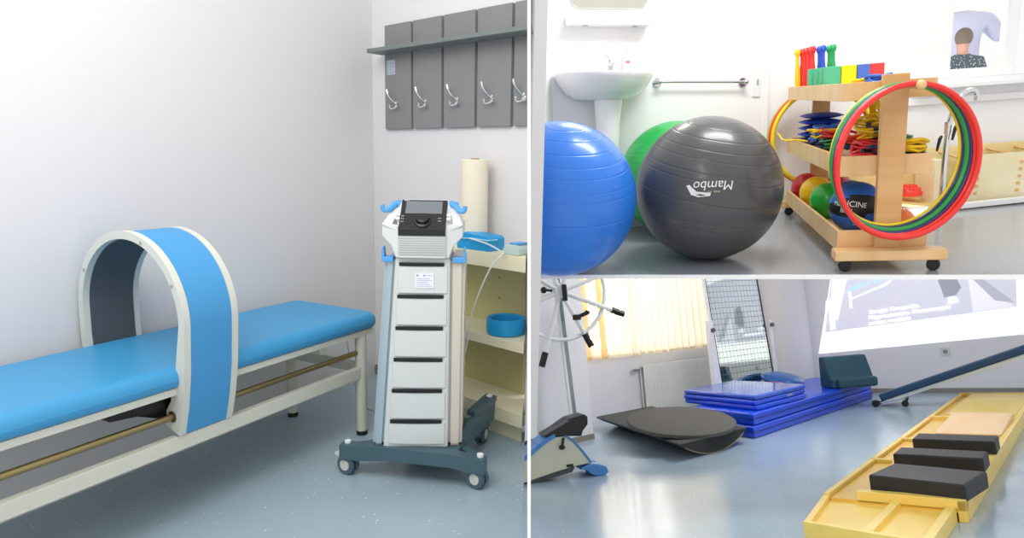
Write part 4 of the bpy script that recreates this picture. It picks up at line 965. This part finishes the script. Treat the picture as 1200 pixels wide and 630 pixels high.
# round wobble board
t=thing('wobble_board','round charcoal wobble board resting on the rocking board','wobble board',(1.345,5.98,.212),rot=(Matrix.Rotation(R(24),3,'Z')@Matrix.Rotation(R(8.5),3,'X')@Matrix.Rotation(R(-1),3,'Y')))
m=MB(); m.lathe([(0,.016),(.447,.016),(.455,.010),(.455,-.014),(.45,-.018),(0,-.018)],n=96); m.build('deck',mat('charcoal_felt','5A5853',.9,bump=.3,bscale=300),t,40)
m=MB(); m.lathe([(.20,-.018),(.17,-.04),(.09,-.062),(0,-.068),(0,-.018)],n=48); m.build('dome',RUB,t,50)
# yellow ladder bench lying on the floor
OY=V((1.369,3.561,0)); 
t=thing('wooden_slide_board','long yellow wooden ladder board with framed panels lying on the floor','ladder board',(OY.x,OY.y,0),49.28-90)   # local y = along
YEL=wood('yellow_pine','F2CE5E','FADE80',(2,1,2),.35); YEL2=wood('honey_pine','E8B440','F3CB5C',(2,1,2),.3); YEL3=wood('light_pine','EFC690','F3D2A2',(2,1,2),.4)
Wd=.613
# low front section
MB().prism([(.08,-.18,.03),(Wd-.03,-.27,.03),(Wd-.03,.33,.03),(.02,.33,.03)],(0,0,.015)).build('front_panel',YEL,t)
m=MB(); m.prism([(.065,-.17,0),(.097,-.17,0),(.032,.33,0),(.0,.33,0)],(0,0,.075),.003); m.rng(Wd-.04,Wd,-.30,.33,0,.075,.003); m.prism([(.065,-.20,0),(Wd,-.30,0),(Wd,-.27,0),(.065,-.17,0)],(0,0,.075),.003); m.rng(.335,.375,-.22,.33,.03,.075,.003); m.build('front_frame',YEL,t)
MB().rng(.035,.62,.33,4.85,.045,.062).build('deck_panel',YEL2,t)
m=MB(); m.rng(.0,.032,.33,4.85,0,.085,.003); m.rng(Wd+.005,Wd+.045,.33,4.85,0,.107,.003); m.build('side_rail',YEL,t)
m=MB(); m.rng(.17,Wd+.045,.33,.385,.05,.108,.003); m.build('cross_rail',YEL,t)
m=MB(); m.rng(.0,.12,2.10,2.14,.03,.085,.002); m.rng(0,.12,1.3,1.34,.03,.085,.002); m.rng(0,Wd,3.2,3.25,.05,.09); m.rng(0,Wd,4.83,4.87,0,.10); m.build('cross_rail',YEL,t)
MB().box((.42,2.62,.118),(.40,.82,.03),Euler((R(2.5),0,0)).to_matrix(),.003).build('inlay_panel',YEL3,t)
MB().rng(.12,.61,3.3,4.8,.075,.098,.002).build('far_panel',YEL,t)
# black cushions on the board
BK=mat('black_vinyl','222224',.55,bump=.08,bscale=80)
for i,(y0,y1,z0,z1,a,w) in enumerate(((.375,.72,.092,.2,0,'nearest the cross rail'),(.98,1.20,.100,.19,-2,'middle of three'),(1.52,1.74,.100,.185,-4,'beside the pine panel'))):
    m=MB(); b=bmesh.new(); 
    L2_=y1-y0; m.prism([(-.225,0,0),(.225,0,0),(.225,0,.085),(-.225,0,.088)],(0,L2_,0),.012,3)
    o=m.build('black_pad',BK,None,50); M=Matrix.Translation((OY.x,OY.y,0))@Matrix.Rotation(R(49.28-90),4,'Z'); c=M@V((.438-.02*i*0,y0,z0)); put(o,tuple(c),49.28-90+(-9,0,1)[i]); tag(o,'black vinyl pad on the yellow board, '+w,'pad','black pads on the yellow board')
# slanted padded bench
O4=V((3.85,7.35,0)); a4=-42.8
t=thing('slant_bench','dark blue padded slant bench rising towards the wall with the socket','slant bench',(O4.x,O4.y,0),a4)
sl=math.atan2(.464,1.31); 
rotp=Matrix.Rotation(-sl,3,'Y')
Lp=2.3; c=V((-.07,.15,.09))+V((math.cos(sl),0,math.sin(sl)))*Lp/2
MB().box(c,(Lp,.34,.075),rotp,.02,3).build('padding',mat('navy_teal_vinyl','1F4668',.45,bump=.06,bscale=80),t,50)
c2=c+V((math.sin(sl),0,-math.cos(sl)))*.055
MB().box(c2,(Lp-.04,.30,.035),rotp,.006).build('frame_board',mat('bench_frame_white','D9DEDC',.4),t)
m=MB(); m.box((.02,.02,.045),(.26,.05,.03),Matrix.Rotation(R(-12),3,'Y'),.004); m.box((.02,.28,.045),(.26,.05,.03),Matrix.Rotation(R(-12),3,'Y'),.004); m.cyl((-.10,-.02,.035),(-.10,.31,.035),.018); m.build('foot_tube',CHROME,t)
m=MB(); m.cyl((-.11,-.05,.036),(-.11,.0,.036),.036); m.cyl((-.11,.30,.036),(-.11,.35,.036),.036); m.build('end_cap',RUB,t)
m=MB(); m.cyl((.16,.0,.032),(.16,.03,.032),.032); m.tube([(.16,.015,.04),(.19,.015,.09)],.014,8); m.build('wheel',RUB,t)
# shoulder wheel on a post
t=thing('shoulder_wheel','white shoulder exercise wheel with black hand grips on a steel post','exercise wheel',(.411,6.20,0),20)
hz=1.419
Rw=.435
spin=18; grips=[]
m=MB(); n=60; m.tube([(Rw*math.cos(2*PI*k/n)*1.03,-.02,hz+Rw*math.sin(2*PI*k/n)) for k in range(n)],.018,12,closed=True); m.build('rim',WHITE,t)
angs=[-22,-64,-111,-163,150,112,66,17]
lens=[.655,.57,.70,.66,.66,.60,.60,.62]
for a,L3 in zip(angs,lens):
    ca,sa=math.cos(R(a)),math.sin(R(a)); 
    m=MB().cyl((.04*ca,-.03,hz+.04*sa),((L3-.12)*ca,-.05,hz+(L3-.12)*sa),.021,n=12); p=m.build('spoke',WHITE,t)
    MB().cyl(((L3-.13)*ca,-.05,hz+(L3-.13)*sa),(L3*ca,-.05,hz+L3*sa),.029,n=14).build('hand_grip',BLACK,p)
m=MB(); m.cyl((0,-.065,hz),(0,.0,hz),.062,n=24); m.build('hub',WHITE,t)
m=MB(); m.rng(.0,.035,-.10,-.05,hz-.09,hz+.06,.006); m.build('hub_clamp',BLACK,t)
m=MB(); m.tube([(-.09,-.05,hz+.01),(-.15,-.05,hz+.02)],.012,8); m.sphere((-.17,-.05,hz+.02),.03,12); m.build('side_knob',BLACK,t)
ca,sa=math.cos(R(-64)),math.sin(R(-64))
m=MB(); m.box((.27*ca,-.075,hz+.27*sa),(.07,.05,.05),bev=.01); m.cyl((.27*ca,-.08,hz+.27*sa),(.27*ca+.09,-.09,hz+.27*sa+.03),.018); m.sphere((.27*ca+.10,-.09,hz+.27*sa+.035),.024,10); m.build('length_lock',BLACK,t)
m=MB(); m.box((.04,.06,.85),(.05,.03,1.45),Matrix.Rotation(R(-2.5),3,'Y')); m.build('post',mat('steel_post','8E9B9E',.3,metal=.8),t)
m=MB(); m.box((.012,.05,.85),(.022,.034,1.45),Matrix.Rotation(R(-2.5),3,'Y')); m.build('post_scale',WHITE,t)
m=MB(); m.cyl((.02,.035,.98),(.02,.045,.98),.018); m.build('post_bolt',mat('screw_grey','A9ABA6',.4,metal=.4),t)
# floor trainer with cream body
t=thing('floor_trainer','cream floor trainer with blue edges and a black foot cradle','exercise trainer',(.05,5.0,0),12)
CB=mat('trainer_cream','DCDCC4',.35); TB=mat('trainer_blue','4F8ED0',.35)
def arch(x):  # top outline of the wedge body
    return .32-.9*max(0,.15-x)**1.6-.9*max(0,x-.20)**1.25
outline=[(-.55,-.02)]+[(-.55+.05*k,max(.02,.32-.62*max(0,.14-(-.55+.05*k))**1.25)) for k in range(14)]
up_=[(-.45,.0),(-.30,.06),(-.12,.14),(-.03,.19),(.05,.245),(.13,.29),(.17,.305),(.24,.305),(.29,.27),(.34,.21),(.39,.14),(.415,.095)]
lo_=[(.415,.095),(.30,.085),(.15,.06),(0,.03),(-.15,.0),(-.45,-.0)]
m=MB(); m.prism([(x,0,max(z,.0)+.0) for x,z in up_+lo_[1:-1]],(0,.20,0),.006); m.build('body',CB,t,40)
m=MB()
def band(pts,w,y0,y1):
    mm=MB(); 
    for a,b_ in zip(pts,pts[1:]):
        a=V((a[0],0,a[1]));b_=V((b_[0],0,b_[1])); d=(b_-a).normalized(); nrm=V((-d.z,0,d.x))*w
        mm.prism([V((a.x,y0,a.z)),V((b_.x,y0,b_.z)),V((b_.x,y0,b_.z))+nrm,V((a.x,y0,a.z))+nrm],(0,y1-y0,0))
    return mm
band(up_[:7],.028,-.015,.215).build('edge_trim',TB,t); band(up_[7:],.012,-.012,.212).build('edge_trim',TB,t)
m=MB(); pts=[(.36,.075),(.40,.09),(.47,.085),(.53,.06),(.545,.02),(.52,.0),(.45,.0),(.41,.02),(.38,.05),(.33,.06)]
m.prism([(x,-.02,z) for x,z in pts],(0,.24,0),.008); m.build('front_foot',TB,t,40)
m=MB(); m.prism([(-.45,.01,0),(.0,.01,.0),(.28,.01,.045),(.30,.01,.08),(.0,.01,.03),(-.45,.01,.01)],(0,.18,0)); m.build('under_frame',mat('trainer_grey','4B5154',.5),t)
m=MB(); m.prism([(.08,0,.32),(.20,0,.375),(.29,0,.425),(.41,0,.445),(.43,0,.425),(.425,0,.37),(.385,0,.33),(.37,0,.29),(.30,0,.30),(.14,0,.30)],(0,.19,0),.012,2); m.build('foot_cradle',BLACK,t,40)
m=MB(); m.prism([(.10,-.006,.33),(.28,-.006,.41),(.27,-.006,.42),(.09,-.006,.34)],(0,.02,0)); m.build('cradle_rim',mat('cradle_grey','6C6E70',.4),t)
m=MB(); m.cyl((.225,-.02,.30),(.21,-.03,.245),.010); m.sphere((.205,-.032,.235),.022,12,(1.1,.8,.8)); m.build('lever_knob',BLACK,t)
m=MB(); m.rng(.235,.285,-.006,.01,.085,.105); m.build('notch',BLACK,t)
o=MB().box((0,0,0),(.35,.5,.22),None,.03).build('dark_bolster',mat('charcoal_vinyl','3A3B40',.6)); put(o,(-.16,5.75,.11),20); tag(o,'dark charcoal bolster on the floor behind the cream trainer','bolster')
# ================================================================== light
w=bpy.data.worlds.new('world'); sc.world=w; w.use_nodes=True; bg=w.node_tree.nodes['Background']; bg.inputs[0].default_value=(1,.985,.965,1); bg.inputs[1].default_value=1.0
def area(name,rm,loc,target,sx,sy,power,col=(1,1,1)):
    l=bpy.data.lights.new(name,'AREA'); l.shape='RECTANGLE'; l.size=sx; l.size_y=sy; l.energy=power; l.color=col
    o=bpy.data.objects.new(name,l); COL.objects.link(o); a=ROOM[rm]@V(loc); b=ROOM[rm]@V(target); o.matrix_world=Matrix.Translation(a)@(b-a).to_track_quat('-Z','Y').to_matrix().to_4x4(); return o
area('fill_light_corner','A',(-1.0,1.1,2.7),(-1.1,3.2,.9),1.8,1.4,42,(1,.98,.95))  # unseen fill added to brighten the couch corner
area('fill_light_store','B',(1.6,3.9,2.6),(1.5,4.5,.5),1.2,.5,42,(1,1,1))  # no fixture here, added to brighten the store room
area('daylight_store','B',(3.6,5.9,1.9),(2.2,4.4,.6),1.0,1.0,25,(1,1,1))
area('daylight_hall','C',w1(.8,-1.2,1.5),w1(.8,2,.6),3.2,1.6,170,(1,.98,.95))
area('fill_light_hall_end','C',(4.2,7.1,2.15),(4.8,7.9,.4),.9,.9,38,(1,1,1))  # added fill that lifts the dim wall below the projected picture
area('fill_light_hall','C',(3.0,6.2,2.0),(3.0,6.6,0),2.6,1.4,115,(1,.99,.98))  # unseen fill added for the part of the hall under the store floor
# ================================================================== camera and view
cam=bpy.data.cameras.new('camera'); cam.sensor_width=36; cam.sensor_fit='HORIZONTAL'; cam.lens=24; cam.clip_start=.05; cam.clip_end=100
co=bpy.data.objects.new('camera',cam); COL.objects.link(co); co.matrix_world=Matrix.Translation((0,0,H0))@CAMROT@Matrix.Rotation(PI/2,4,'X'); sc.camera=co
vs=sc.view_settings; vs.view_transform='Standard'; vs.look='None'; vs.gamma=1; vs.use_curve_mapping=False; vs.exposure=0
